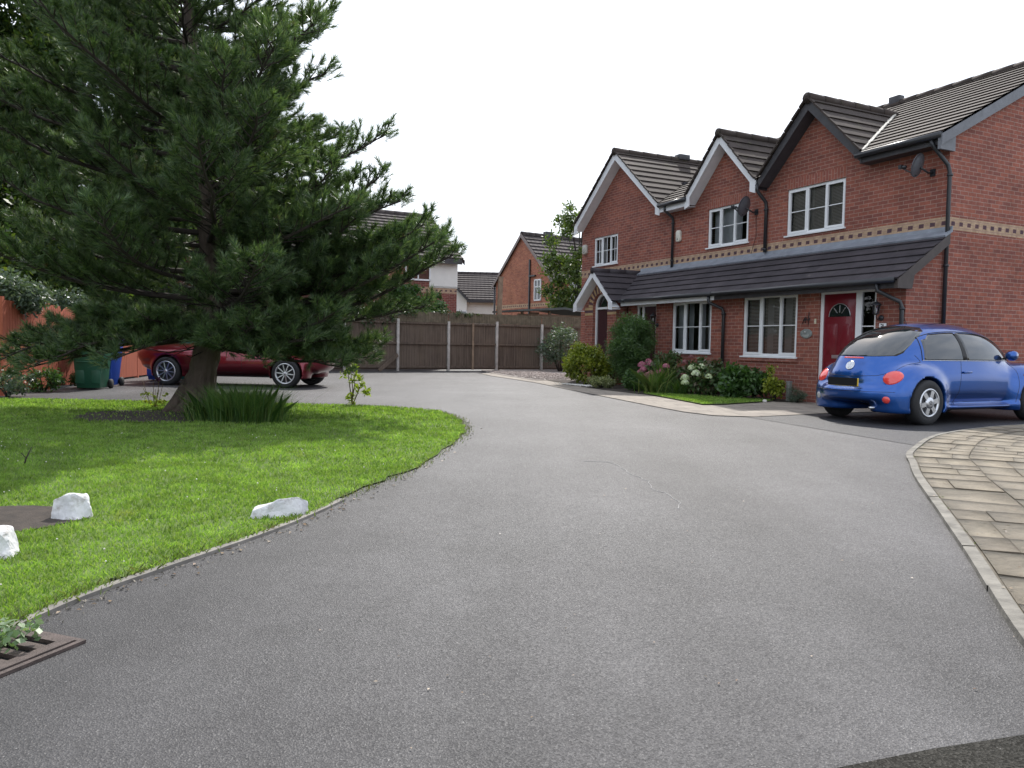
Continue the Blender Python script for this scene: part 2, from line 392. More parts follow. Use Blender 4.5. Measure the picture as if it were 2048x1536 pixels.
# grass blades
def blades(P, h, wd, lean=.35, seed=1, z0=.01, curve=True):
    r_ = np.random.default_rng(seed); n = len(P)
    a = r_.uniform(0, 2*np.pi, n); la = r_.uniform(0, 2*np.pi, n)
    hh = h*r_.uniform(.55, 1.25, n); ln = hh*lean*r_.uniform(.3, 1.6, n)
    side = np.c_[np.cos(a), np.sin(a), np.zeros(n)]*(wd*r_.uniform(.7, 1.3, n))[:, None]/2
    b = np.c_[P, np.full(n, z0)]; d = np.c_[np.cos(la), np.sin(la)]
    mid = b+np.c_[d*(ln*.35)[:, None], hh*.6]; tip = b+np.c_[d*ln[:, None], hh]
    V = np.stack([b-side, b+side, mid+side*.8, tip, mid-side*.8], 1).reshape(-1, 3)
    F = np.arange(n*5).reshape(n, 5)
    return V, F
def scatter(poly, x0, x1, y0, y1, dens, seed):
    r_ = np.random.default_rng(seed); n = int((x1-x0)*(y1-y0)*dens); P = np.c_[r_.uniform(x0, x1, n), r_.uniform(y0, y1, n)]
    return P[inpoly(P, poly)]
def infrust(P, m=.35):
    return (P[:, 0] > -.70*P[:, 1]-m) & (P[:, 0] < .70*P[:, 1]+m)
gV = []; gF = []; off = 0
for (y0, y1, dens, h, wd, sd_) in ((2.0, 4.2, 9500, .022, .0052, 1), (4.2, 6.5, 6000, .025, .0065, 2), (6.5, 9.5, 3000, .028, .0095, 3), (9.5, 13.1, 1600, .034, .013, 4)):
    P = scatter(lawnpoly, -10, -.5, y0, y1, dens, sd_); P = P[infrust(P)]
    nn = np.sin(P[:, 0]*3.1+1.3)*np.sin(P[:, 1]*2.7)+np.sin(P[:, 0]*7.3+P[:, 1]*5.1)*.6
    keep = np.random.default_rng(sd_).uniform(0, 1, len(P)) < .82+.18*nn
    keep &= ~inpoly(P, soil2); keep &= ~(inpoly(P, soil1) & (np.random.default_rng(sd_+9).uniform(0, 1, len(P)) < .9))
    P = P[keep]; V, F = blades(P, h, wd, .7, seed=sd_); gV.append(V); gF.append(F+off); off += len(V)
gmat = leafmat('grass_blades', [(.11, .205, .036), (.17, .285, .054), (.23, .355, .075), (.27, .34, .13)], .42, .5, .3, scale=1.3, patchc=(.25, .29, .10), ps=1.9, pt=.63)
tag(fast('grass', np.vstack(gV), np.vstack(gF), gmat), 'short mown grass with clover covering the lawn', 'grass', kind='stuff')
# kerbside scruff (dry grass tufts along lawn edge)
P = []
r_ = np.random.default_rng(21)
for i in range(10, len(edge)-1):
    for k in range(34):
        t = r_.uniform(); q = edge[i]*(1-t)+edge[i+1]*t; P.append(q+r_.normal(0, .028 if i < 31 else .045, 2)+np.array([-.02 if i < 31 else .01, .02]))
V, F = blades(np.array(P), .035, .006, .9, 33, z0=.002)
scruff = leafmat('dry_edge_grass', [(.11, .19, .035), (.18, .21, .07), (.10, .15, .035), (.25, .22, .12)], .3)
tag(fast('edge_grass', V, F, scruff), 'dry ragged grass along the edge of the lawn', 'grass', kind='stuff')
# clover flowers / daisies
P = scatter(lawnpoly, -6, -.6, 2.2, 8.5, 14, 55); P = P[infrust(P)]; P = P[(np.sin(P[:, 0]*4.3)*np.sin(P[:, 1]*3.1+1) > .35) | (np.random.default_rng(4).uniform(0, 1, len(P)) < .12)]
V = []; F = []
for i, (x, y) in enumerate(P):
    s_ = .0035+.004*random.random(); z = .045+.012*random.random(); b = len(V)
    V += [(x+s_, y, z), (x, y+s_, z), (x-s_, y, z), (x, y-s_, z), (x, y, z+s_), (x, y, z-s_*.6)]
    F += [(b+0, b+1, b+4), (b+1, b+2, b+4), (b+2, b+3, b+4), (b+3, b+0, b+4), (b+1, b+0, b+5), (b+2, b+1, b+5), (b+3, b+2, b+5), (b+0, b+3, b+5)]
tag(fast('clover_flowers', V, F, plain('clover_white', (.65, .62, .58), .8)), 'tiny white clover flowers scattered over the lawn', 'flowers', kind='stuff')

# leaf litter on road edge
def debris(name, P, s0, s1, mat, label, cat):
    V = []; F = []
    for (x, y) in P:
        s_ = random.uniform(s0, s1); a = random.uniform(0, 6.28); e = random.uniform(.3, .7); c, q = math.cos(a)*s_, math.sin(a)*s_; b = len(V); z = .006
        V += [(x+c, y+q, z), (x-q*e, y+c*e, z+s_*.35), (x-c, y-q, z), (x+q*e, y-c*e, z+s_*.1)]; F.append((b, b+1, b+2, b+3))
    return tag(fast(name, V, F, mat), label, cat, kind='stuff')
P = [tuple(edge[i]*(1-t)+edge[i+1]*t+np.array([abs(random.gauss(0, .06))+.05, -.02])) for i in range(14, 52) for t in np.random.default_rng(i).uniform(0, 1, 3) if random.random() < .8]
debris('fallen_leaves', P, .008, .02, leafmat('brown_leaf_litter', [(.16, .08, .04), (.22, .14, .07), (.09, .06, .03)], .1), 'small dry brown leaves and twigs lying along the kerb', 'leaves')

# right paving with kerb and slabs
K = [(1.62, 2.0), (1.95, 2.88), (2.42, 3.99), (3.02, 5.47), (3.42, 6.45), (3.75, 7.16), (4.02, 7.75), (4.5, 8.49), (5.0, 9.2), (5.52, 9.80), (6.4, 10.55), (7.56, 11.25), (8.8, 11.8), (10.5, 12.4)]
K = smooth_poly(K, 5)
T = np.gradient(K, axis=0); T /= np.linalg.norm(T, axis=1)[:, None]; KN = np.c_[T[:, 1], -T[:, 0]]
sl = NT('riven_stone_slabs'); g_ = sl.n('NewGeometry')
c_ = sl.ramp(g_.outputs['Random Per Island'], [(0, (.23, .195, .145)), (.35, (.275, .232, .168)), (.7, (.245, .21, .158)), (1, (.295, .252, .185))])
c_ = sl.mix(1.0, c_, sl.ramp(sl.noise(4, 6, .7), [(.3, .70), (.7, 1.2)]), 'MULTIPLY'); c_ = sl.mix(sl.ramp(sl.noise(22, 5, .75), [(.56, 0), (.66, .45)]), c_, (.10, .09, .07))
sl.col(c_); sl.rough(.8); _mp = sl.n('Mapping'); _mp.inputs['Scale'].default_value = (1, 2, 1); _mp.inputs['Rotation'].default_value = (0, 0, .6); sl.l(sl.tc(), _mp.inputs[0]); sl.bump(sl.noise(9, 8, .78, vec=_mp.outputs[0]), 1.0, .035)
base = [tuple(p) for p in K]+[(14, 12.4), (14, 1), (1.4, 1)]
sheet('paving_base', base, .024, plain('dark_joint_soil', (.12, .105, .08), .95, .4, 14))
cumd = np.concatenate([[0], np.cumsum(np.linalg.norm(np.diff(K, axis=0), axis=1))])
def offK(s_, o):
    p = np.array([np.interp(s_, cumd, K[:, 0]), np.interp(s_, cumd, K[:, 1])]); n_ = np.array([np.interp(s_, cumd, KN[:, 0]), np.interp(s_, cumd, KN[:, 1])]); n_ /= np.linalg.norm(n_)
    return p+n_*o
mb = MB(); rr = random.Random(5)
rings = [(.03, .50), (.51, 1.08), (1.09, 1.90), (1.91, 1.95), (1.965, 2.7), (2.715, 3.5), (3.515, 4.4)]
for (o0, o1) in rings:
    s_ = rr.uniform(0, .3)
    while s_ < cumd[-1]-.4:
        ln = rr.uniform(.26, .50)*(1+.12*o0); e = min(s_+ln, cumd[-1]); g2 = .005
        tl = rr.uniform(-.07, .07)
        ss = np.linspace(s_+g2, e-g2, 4); hz = .030+rr.uniform(-.003, .004)
        cuts = [o0]+([o0+(o1-o0)*rr.uniform(.3, .7)] if rr.random() < .7 else [])+([o0+(o1-o0)*.82] if o1-o0 > .7 else [])+[o1]
        for ci in range(len(cuts)-1):
            ca, cb = cuts[ci]+(.004 if ci else 0), cuts[ci+1]; ta = tl*(ca-o0)/(o1-o0); tb = tl*(cb-o0)/(o1-o0); hz = .030+rr.uniform(-.003, .004)
            top = [offK(a+ta, ca) for a in ss]+[offK(a+tb, cb) for a in ss[::-1]]
            mb.face([(p[0], p[1], hz) for p in top][::-1])
            for i in range(len(top)):
                a, b = top[i], top[(i+1) % len(top)]; mb.face([(a[0], a[1], .022), (b[0], b[1], .022), (b[0], b[1], hz), (a[0], a[1], hz)])
        s_ = e
pv = mb.build('paving_slabs', sl.mat); wm = pv.modifiers.new('weld', 'WELD'); wm.merge_threshold = .0005
tag(pv, kind='structure')
mb = MB(); s_ = 0
while s_ < cumd[-1]-.05:
    e = min(s_+.72+rr.uniform(-.1, .1), cumd[-1]); ss = np.linspace(s_+.004, e-.004, 5); hz = .033+rr.uniform(-.003, .003); o_ = rr.uniform(-.004, .004)
    for i in range(4):
        a, b, c, d_ = offK(ss[i], -.042+o_), offK(ss[i+1], -.042+o_), offK(ss[i+1], .018+o_), offK(ss[i], .018+o_)
        mb.face([(*d_, hz), (*c, hz), (*b, hz-.004), (*a, hz-.004)]); mb.face([(*a, -.01), (*b, -.01), (*b, hz-.004), (*a, hz-.004)]); mb.face([(*d_, -.01), (*c, -.01), (*c, hz), (*d_, hz)])
    s_ = e
tag(mb.build('paving_kerb', plain('worn_kerb', (.17, .158, .135), .85, .4, 9, bump=.4)), kind='structure')
# weeds in paving joints and along the kerb
P = []
for i in range(30):
    s_ = random.uniform(.3, 7.5); o = random.choice([.02, .61, 1.26, .02, .61])+random.gauss(0, .008); q = offK(s_, o)
    for k in range(random.randint(8, 26)): P.append((q[0]+random.gauss(0, .014), q[1]+random.gauss(0, .014)))
V, F = blades(np.array(P), .016, .004, .9, 12, z0=.018)
tag(fast('joint_weeds', V, F, scruff), 'small weeds growing in the joints of the stone paving', 'weeds', kind='stuff')
P = [tuple(offK(random.uniform(.3, 6), random.uniform(-.02, 1.6))) for i in range(260)]
d_ = debris('paving_litter', P, .004, .012, MATS['brown_leaf_litter'], 'bits of dry leaf scattered on the stone paving', 'leaves'); d_.location.z = .032

P = [(random.uniform(-.9, 2.6)*(y/3.5), y) for y in [random.uniform(1.9, 11) for i in range(150)]]; P = [p for p in P if not inpoly(np.array([p]), lawnpoly)[0]]
debris('road_litter', P, .003, .009, MATS['brown_leaf_litter'], 'sparse bits of dry leaf and grit lying on the tarmac', 'litter')
P = [tuple(edge[i]*(1-t)+edge[i+1]*t+np.array([abs(random.gauss(0, .05))+.04, -.02])) for i in range(10, 60) for t in np.random.default_rng(i+500).uniform(0, 1, 8)]
V, F = blades(np.array(P), .010, .010, 1.2, 99, z0=.002)
tag(fast('edge_grit', V, F, plain('grit', (.20, .18, .15), .9, .5, 30)), 'grit and needle litter gathered where the lawn meets the tarmac', 'grit', kind='stuff')
# dark drive, seam, darker corner patch
DJ = [(3.58, 12.12), (3.95, 10.8), (4.30, 9.5), (4.55, 8.58)]
sheet('driveway', [(2.95, 12.35), (3.25, 12.2)]+DJ+[tuple(p) for p in K[36:] if p[1] > 8.6]+[(12, 14), (16, 20), (11, 21), (6.9, 13.4), (5.3, 12.8), (4.3, 12.4)], .004, asph_new)
sheet('dark_corner', [(.55, 1.80), (.84, 1.90), (1.13, 2.0), (1.43, 2.085), (1.66, 2.14), (1.4, .5), (.2, .5)], .004, asph_corner)  # near right corner of the road in darker, duller asphalt
# pale crack in the road
import itertools
ck = [(.68, 7.05), (.80, 7.02), (.92, 6.95), (.98, 6.6), (1.0, 6.35), (1.08, 6.05), (1.06, 5.75), (1.12, 5.5), (1.14, 5.2), (1.08, 5.0)]
ck = smooth_poly(ck, 4)+np.random.default_rng(8).normal(0, .008, (37, 2))
ribbon('road_crack', ck, -.002, .002, .0005, .003, plain('pale_crack', (.32, .31, .30), .9, .3, 20))
# ---------------------------------------------------------------- wall building helpers
def wallgrid(mb, x0, x1, z0, z1, openings, P, m=0, reveal=.08):
    """wall rectangle in (x,z) with openings; P(x,z,d) maps to 3D with d = depth inward"""
    xs = sorted({x0, x1, *[a for o in openings for a in o[:2] if x0 < a < x1]}); zs = sorted({z0, z1, *[a for o in openings for a in o[2:4] if z0 < a < z1]})
    for i in range(len(xs)-1):
        for j in range(len(zs)-1):
            cx, cz = (xs[i]+xs[i+1])/2, (zs[j]+zs[j+1])/2
            if any(o[0] < cx < o[1] and o[2] < cz < o[3] for o in openings): continue
            mb.face([P(xs[i], zs[j], 0), P(xs[i+1], zs[j], 0), P(xs[i+1], zs[j+1], 0), P(xs[i], zs[j+1], 0)], m)
    for (a, b, c, d) in [o[:4] for o in openings]:
        mb.face([P(a, c, 0), P(a, d, 0), P(a, d, reveal), P(a, c, reveal)], m); mb.face([P(b, c, 0), P(b, d, 0), P(b, d, reveal), P(b, c, reveal)], m)
        mb.face([P(a, c, 0), P(b, c, 0), P(b, c, reveal), P(a, c, reveal)], m); mb.face([P(a, d, 0), P(b, d, 0), P(b, d, reveal), P(a, d, reveal)], m)
def clip(poly, k, v, keep_greater):
    out_ = []
    for i in range(len(poly)):
        p, q = poly[i], poly[(i+1) % len(poly)]; ip = (p[k] >= v) if keep_greater else (p[k] <= v); iq = (q[k] >= v) if keep_greater else (q[k] <= v)
        if ip: out_.append(p)
        if ip != iq:
            t = (v-p[k])/(q[k]-p[k]); out_.append(tuple(p[j]+(q[j]-p[j])*t for j in range(2)))
    return out_
def rows(mb, pts, edir, g=.3, th=.028, m=0, t_org=None):
    pts = [Vector(p) for p in pts]; e = Vector(edir).normalized()
    n = Vector((0, 0, 0))
    for k in range(len(pts)): n += (pts[k]-pts[0]).cross(pts[(k+1) % len(pts)]-pts[0])
    n.normalize()
    if n.z < 0: n = -n
    s_ = n.cross(e); 
    if s_.z < 0: s_ = -s_
    o = min(pts, key=lambda p: p.z); o = Vector(t_org) if t_org else o
    P2 = [((p-o).dot(e), (p-o).dot(s_)) for p in pts]
    t0 = min(p[1] for p in P2); t1 = max(p[1] for p in P2); k = math.floor(t0/g+1e-6); rj = random.Random(11)
    while k*g < t1-1e-4:
        a, b = k*g, (k+1)*g
        c = clip(clip(P2, 1, a, True), 1, b, False)
        if len(c) >= 3:
            ar = 0
            for i in range(len(c)): ar += c[i][0]*c[(i+1) % len(c)][1]-c[(i+1) % len(c)][0]*c[i][1]
            if abs(ar) > 1e-5:
                def W(q, hgt=None):
                    h = th*(1-(q[1]-a)/g) if hgt is None else hgt
                    return o+e*q[0]+s_*q[1]+n*(h+.002)
                uvo = rj.uniform(0, 0)
                mb.face([W(q) for q in c], m, [(q[0]+uvo, q[1]+.0015) for q in c])
                low = [q for q in c if abs(q[1]-a) < 1e-5]
                if len(low) >= 2:
                    lo = min(low); hi = max(low); mb.face([W(lo, th), W(hi, th), W(hi, -.004), W(lo, -.004)], m, [(0, a+.01)]*4)
        k += 1
def ridge(mb, p, q, r=.11, m=0, seg=.45):
    p = Vector(p); q = Vector(q); L = (q-p).length; n = max(1, int(L/seg)); d = (q-p)/n
    for i in range(n): mb.tube([p+d*i+Vector((0, 0, -r*.45)), p+d*(i+1)*1.0+d*.02+Vector((0, 0, -r*.45))], [r*1.02, r*.97], 10, m, cap=True)
def window(parent, x0, x1, z0, z1, yf, lights, bars=((.5,),), fr=.05, sill=True, openleft=False, cur=None, vb=0, sillmat=None, blinds=()):
    """lights: list of relative x splits; yf = plane of frame front (local y), glass behind. Returns frame object"""
    f = MB(); yb = yf-.06
    f.box(x0, x1, yb, yf, z0, z0+fr); f.box(x0, x1, yb, yf, z1-fr, z1); f.box(x0, x0+fr, yb, yf, z0+fr, z1-fr); f.box(x1-fr, x1, yb, yf, z0+fr, z1-fr)
    xs = [x0]+[x0+(x1-x0)*t for t in lights]+[x1]
    for x in xs[1:-1]: f.box(x-fr/2, x+fr/2, yb, yf-.002, z0+fr, z1-fr)
    g = MB(); zc = (z0+z1)/2; W = MB()
    for i in range(len(xs)-1):
        a = xs[i]+(fr if i == 0 else fr/2); b = xs[i+1]-(fr if i == len(xs)-2 else fr/2)
        sash = i in (0, len(xs)-2) and len(xs) > 2
        if sash:   # opening sash: an inner proud frame
            sw = .045; yy = yf+.014; ba, bb = a-.018, b+.018; c, d = z0+fr-.018, z1-fr+.018
            f.box(ba, bb, yf-.03, yy, c, c+sw); f.box(ba, bb, yf-.03, yy, d-sw, d); f.box(ba, ba+sw, yf-.03, yy, c+sw, d-sw); f.box(bb-sw, bb, yf-.03, yy, c+sw, d-sw)
            a, b, lo, hi = ba+sw, bb-sw, c+sw, d-sw
        else: lo, hi = z0+fr, z1-fr
        g.face([(a, yf-.028, hi), (b, yf-.028, hi), (b, yf-.028, lo), (a, yf-.028, lo)])
        f.box(a, b, yf-.034, yf-.018, zc-.009, zc+.009)
        if vb:
            for k in range(1, vb+1):
                xx = a+(b-a)*k/(vb+1); f.box(xx-.009, xx+.009, yf-.0335, yf-.0185, lo, hi)
        if i in blinds:
            z = lo+.01
            while z < hi: W.box(a-.02, b+.02, yf-.12, yf-.10, z, z+.016, 1); z += .03
    fo = f.build('window', white if sillmat is None else sillmat, parent)
    g.build('glass_pane', glass, fo)
    # dark room behind and curtains
    W.box(x0-.3, x1+.3, yf-.9, yf-.86, z0-.3, z1+.3, 0)
    if cur:
        for (a, b) in cur:
            n = 10; xa, xb = x0+(x1-x0)*a, x0+(x1-x0)*b
            for k in range(n):
                u0, u1 = xa+(xb-xa)*k/n, xa+(xb-xa)*(k+1)/n; d0 = .18+.02*(k % 2); d1 = .18+.02*((k+1) % 2)
                W.face([(u0, yf-d0, z0), (u1, yf-d1, z0), (u1, yf-d1, z1), (u0, yf-d0, z1)], 2)
    W.build('curtains', [darkin, blind, curtain], fo)
    if sill:
        s_ = MB(); s_.prism([(yf-.05, z0-.03), (yf+.075, z0-.04), (yf+.075, z0-.01), (yf-.05, z0+.008)], 'x', x0-.035, x1+.035); s_.build('window_sill', white, fo)
    return fo
def barge(mb, xa, za, xf, zf, y0, y1, dep=.19, m=0):
    mb.prism([(xa, za), (xf, zf), (xf, zf-dep), (xa, za-dep*1.25)], 'y', y0, y1, m)
def pipe(parent, pts, r=.034, clips=(), mat=None):
    mb = MB(); mb.tube(pts, r, 10)
    for c in clips: mb.lathe([(r*1.0, c-.02), (r*1.35, c-.02), (r*1.35, c+.02), (r*1.0, c+.02)], 12, c=(pts[-1][0], pts[-1][1], 0))
    return mb.build('downpipe', mat or blackp, parent, smooth=False)

# ---------------------------------------------------------------- the terrace of three houses
# local frame: x along the facade (0 at the near right corner, growing away), y outward to the road, z up
EZ, EY, SL, RZ, RY = 4.93, .33, .53, 7.12, -3.80
def mainz(y): return EZ+SL*(EY-y)
def yridge(z): return EY-(z-EZ)/SL
FY = lambda Y: (lambda x, z, d: (x, Y-d, z))
houses = {}
def house(key, label, x0, x1, gable, apex, gf, up, glazed):
    H = empty('terraced_house', HW(x0, 0), HANG, label, 'house', 'houses of the red brick terrace')
    houses[key] = H
    sh = lambda mb: mb
    return H
def hb(key): return houses[key]
GZ = 4.92
spec = {
 'A': dict(x=(0, 4.45), g=(1.62, 3.02, 4.42), az=6.34, lab='nearest red brick terraced house with red front door and dark gable boards'),
 'B': dict(x=(4.45, 8.12), g=(4.52, 5.78, 7.02), az=6.26, lab='middle red brick terraced house with white gable boards and a lantern beside its hidden doorway'),
 'C': dict(x=(8.12, 12.65), g=(8.14, 10.36, 12.62), az=6.80, lab='far end red brick terraced house with arched porch door and widest white gable'),
}
openU = {'A': (2.25, 3.83, 3.56, 4.60), 'B': (5.03, 6.49, 3.57, 4.56), 'C': (10.58, 11.92, 3.56, 4.47)}
openG = {'A': [(2.46, 4.04, .88, 2.20), (.60, 1.90, .08, 2.21)], 'B': [(5.08, 6.57, .92, 2.18), (7.22, 8.10, .08, 2.18)], 'C': []}
for key, sp_ in spec.items():
    x0, x1 = sp_['x']; ga, gc, gb = sp_['g']; az = sp_['az']
    H = empty('terraced_house', HW(0, 0), HANG, sp_['lab'], 'house', 'houses of the red brick terrace'); houses[key] = H
    wl = MB(); u = openU[key]
    wallgrid(wl, x0, x1, 2.9, 4.86, [u], FY(0))
    # gable triangle
    zf = 4.86; sg = (az-GZ)/(gc-ga)
    wl.face([(x0, 0, zf), (ga+.05, 0, zf), (gb-.05, 0, zf), (x1, 0, zf), (gc, 0, az-.07)]) if key == 'Z' else wl.face([(max(ga+.02, x0), 0, zf), (min(gb-.02, x1), 0, zf), (gc, 0, az-.05)])
    gf = openG[key]
    wl.face([(x0, 0, 2.9), (min(x1, 8.5), 0, 2.9), (min(x1, 8.5), 1.0, 2.42), (x0, 1.0, 2.42)])
    if key != 'C':
        wallgrid(wl, x0, x1, 0, 2.42, gf, FY(1.0), reveal=.10)
    else:
        wallgrid(wl, x0, 8.50, 0, 2.42, [(8.12+.02, 8.45, .08, 2.18)] if False else [], FY(1.0))
        wl.face([(10.0, 0, 0), (12.65, 0, 0), (12.65, 0, 2.95), (10.0, 0, 2.95)])
        wl.face([(12.65, 0, 0), (12.65, -7.9, 0), (12.65, -7.9, 4.86), (12.65, 0, 4.86)])
        wl.face([(12.65, 0, 4.86), (12.65, -7.9, 4.86), (12.65, RY, RZ-.05)])
    if key == 'A':   # near side wall and return of the ground floor
        wl.face([(0, 0, 0), (0, -7.9, 0), (0, -7.9, 4.86), (0, 0, 4.86)])
        wl.face([(0, .2, 4.86), (0, -7.8, 4.86), (0, RY, RZ-.03)])
        wl.face([(0, 1.0, 0), (0, 0, 0), (0, 0, 3.15), (0, 1.0, 2.40)])
    wl.build('wall', brick, H)
    MB().face([(x0, -7.9, 0), (x1, -7.9, 0), (x1, -7.9, 4.86), (x0, -7.9, 4.86)]).build('rear_wall', brick, H)
    sc = MB(); sc.box(u[0]-.02, u[1]+.02, -.02, .004, u[3], u[3]+.225); sc.build('soldier_course', brick_s, H)
    # roof
    rf = MB(); ye = yridge(az)
    def mp(x, y): return (x, y, mainz(y))
    xl, xr = (x0-(.1 if key == 'A' else 0)), (x1+(.1 if key == 'C' else 0))
    E1 = (1, 0, 0); org = mp(0, EY)
    if ga > xl+.03: rows(rf, [mp(xl, EY), mp(ga, EY), mp(ga, RY), mp(xl, RY)], E1, t_org=org)
    rows(rf, [mp(max(ga, xl), EY), mp(gc, ye), mp(gc, RY), mp(max(ga, xl), RY)], E1, t_org=org)
    rows(rf, [mp(gb, EY), mp(gb, RY), mp(gc, RY), mp(gc, ye)], E1, t_org=org)
    if gb < xr-.03: rows(rf, [mp(gb, EY), mp(xr, EY), mp(xr, RY), mp(gb, RY)], E1, t_org=org)
    rf.face([(xl, RY, RZ), (xr, RY, RZ), (xr, -8.1, 4.85), (xl, -8.1, 4.85)], 0)
    zr = az+.03
    rows(rf, [(gc, EY+.03, zr), (ga-.0, EY+.03, GZ+.02), (gc, ye-.05, zr)], (0, 1, 0))
    rows(rf, [(gc, EY+.03, zr), (gb+.0, EY+.03, GZ+.02), (gc, ye-.05, zr)], (0, 1, 0))
    ridge(rf, (gc, EY+.05, zr+.03), (gc, ye, zr+.03)); ridge(rf, (xl, RY, RZ+.04), (xr, RY, RZ+.04))
    rf.build('roof', tile_main, H)
    # verge tile ends along the gable front (little steps)
    vt = MB()
    for (xf) in (ga, gb):
        L = math.hypot(gc-xf, zr-GZ); n = int(L/.3)
        for k in range(n+1):
            t0, t1 = k/(n+1), (k+1)/(n+1); a = (xf+(gc-xf)*t0, GZ+.02+(zr-GZ-.02)*t0); b = (xf+(gc-xf)*t1, GZ+.02+(zr-GZ-.02)*t1)
            vt.beam((a[0], EY+.03, a[1]+.028), (b[0], EY+.03, b[1]+.008), .05, .035)
    vt.build('verge_tiles', tile_main, H)
    # bargeboards, soffit and eaves fascia
    bm_ = darkbd if key == 'A' else whitep
    bb = MB()
    barge(bb, gc+.0005, az, gb+.0, GZ-.01, .30, .325); barge(bb, gc-.0005, az, ga, GZ-.01, .298, .323)
    for (xf, sg_) in ((ga, 1), (gb, -1)):
        if key != 'A': bb.prism([(xf-.02*sg_, GZ-.03), (xf+.16*sg_, GZ+.12), (xf+.16*sg_, GZ-.24), (xf-.02*sg_, GZ-.30)], 'y', .305, .332)
    bb.build('bargeboard', bm_, H)
    sf = MB()
    sf.face([(gc, 0, az-.22), (gc, .3, az-.22), (ga, .3, GZ-.17), (ga, 0, GZ-.17)]); sf.face([(gc, 0, az-.22), (gc, .3, az-.22), (gb, .3, GZ-.17), (gb, 0, GZ-.17)])
    sf.build('soffit', plain('dark_soffit', (.05, .048, .055), .6) if key == 'A' else whitep, H)
    if key == 'A':
        fs = MB(); fs.box(-.05, 1.66, .28, .305, 4.72, 4.90); fs.box(-.05, 1.70, 0.0, .28, 4.725, 4.74); fs.build('fascia', darkbd, H)
        gt = MB(); gt.tube([(-.08, .37, 4.87), (1.72, .37, 4.87)], .058, 12); gt.build('gutter', blackp, H)
        vb = MB()
        barge(vb, RY, RZ-.02, EY+.02, EZ-.06, 0, 1) if False else None
        for (ya, yb) in ((EY+.05, RY), ):
            vb.prism([(ya, mainz(ya)-.03), (yb, mainz(yb)-.03), (yb, mainz(yb)-.24), (ya, mainz(ya)-.22)], 'x', -.11, -.085)
            vb.prism([(RY, RZ-.03), (-8.1, 4.82), (-8.1, 4.62), (RY, RZ-.24)], 'x', -.112, -.087)
        vb.prism([(EY+.05, 4.87), (EY+.05, 4.62), (-.02, 4.62), (-.02, 5.05)], 'x', -.085, -.03)
        vb.build('verge_board', plain('grey_verge_board', (.14, .145, .16), .5, .2, 5), H)
        so_ = MB(); so_.face([(-.085, EY, EZ-.2), (0.0, EY, EZ-.2), (0.0, RY, RZ-.2), (-.085, RY, RZ-.2)]); so_.build('verge_soffit', darkbd, H)
        # mortar-bedded pale valley right of the gable
        vm = MB()
        vp = [Vector(mp(ga, EY))+Vector((0, .0, .03)), Vector(mp(gc, ye))+Vector((0, 0, .05))]
        rj = random.Random(3)
        for k in range(26):
            a = vp[0].lerp(vp[1], k/26); b = vp[0].lerp(vp[1], (k+.95)/26); wd = .045+rj.uniform(-.015, .03)
            vm.beam(a+Vector((-.03, 0, 0)), b+Vector((-.03, 0, rj.uniform(0, .01))), wd, .03)
        vm.build('valley_mortar', plain('pale_mortar', (.55, .52, .46), .9, .25, 20), H)
    elif key == 'B':
        fs = MB(); fs.box(7.0, 8.14, .28, .305, 4.70, 4.86); fs.box(7.0, 8.12, 0, .28, 4.705, 4.72); fs.build('fascia', whitep, H)
        gt = MB(); gt.tube([(6.98, .36, 4.87), (8.12, .36, 4.87)], .055, 12); gt.build('gutter', blackp, H)
        rv = MB(); rv.box(4.46, 4.52, .0, .3, 4.7, 4.9)
        rv.build('gutter_stop', blackp, H)
    rt = MB()
    if key == 'A': rt.box(4.0, 4.3, RY-.1, RY+.1, RZ-.02, RZ+.2)
    if key == 'C': rt.box(gc-.13, gc+.13, -1.95, -2.35, zr, zr+.17); r2 = MB(); r2.box(9.0, 9.16, -1.2, -1.36, 5.72, 5.84); r2.build('tile_vent', darkbd, H)
    if rt.v: rt.build('ridge_vent', darkbd, H, bevel=.015)
    # upper window
    if key == 'A': window(H, u[0], u[1], u[2]+.03, u[3], -.03, [.33, .645], blinds=(0, 1, 2), cur=[(.0, .07), (.33, .40), (.64, .72)])
    if key == 'B': window(H, u[0], u[1], u[2]+.03, u[3], -.03, [.36, .68], cur=[(.3, .98)])
    if key == 'C': window(H, u[0], u[1], u[2]+.03, u[3], -.03, [.33, .66], vb=1, fr=.045, cur=[(.0, .3), (.66, 1)])
# red ground floor windows
HA, HB_, HC = houses['A'], houses['B'], houses['C']
window(HA, 2.46, 4.04, .91, 2.20, .955, [.32, .66], blinds=(0, 1, 2), cur=[(.22, .34), (.55, .66)])
window(HB_, 5.08, 6.57, .95, 2.18, .955, [.31, .67], cur=[(.0, .24), (.31, .42), (.6, .72), (.84, 1)])
# small wedge sills of brick under windows
sb = MB(); sb.box(2.40, 4.12, .99, 1.03, .795, .862); sb.build('brick_sill', brick, HA)
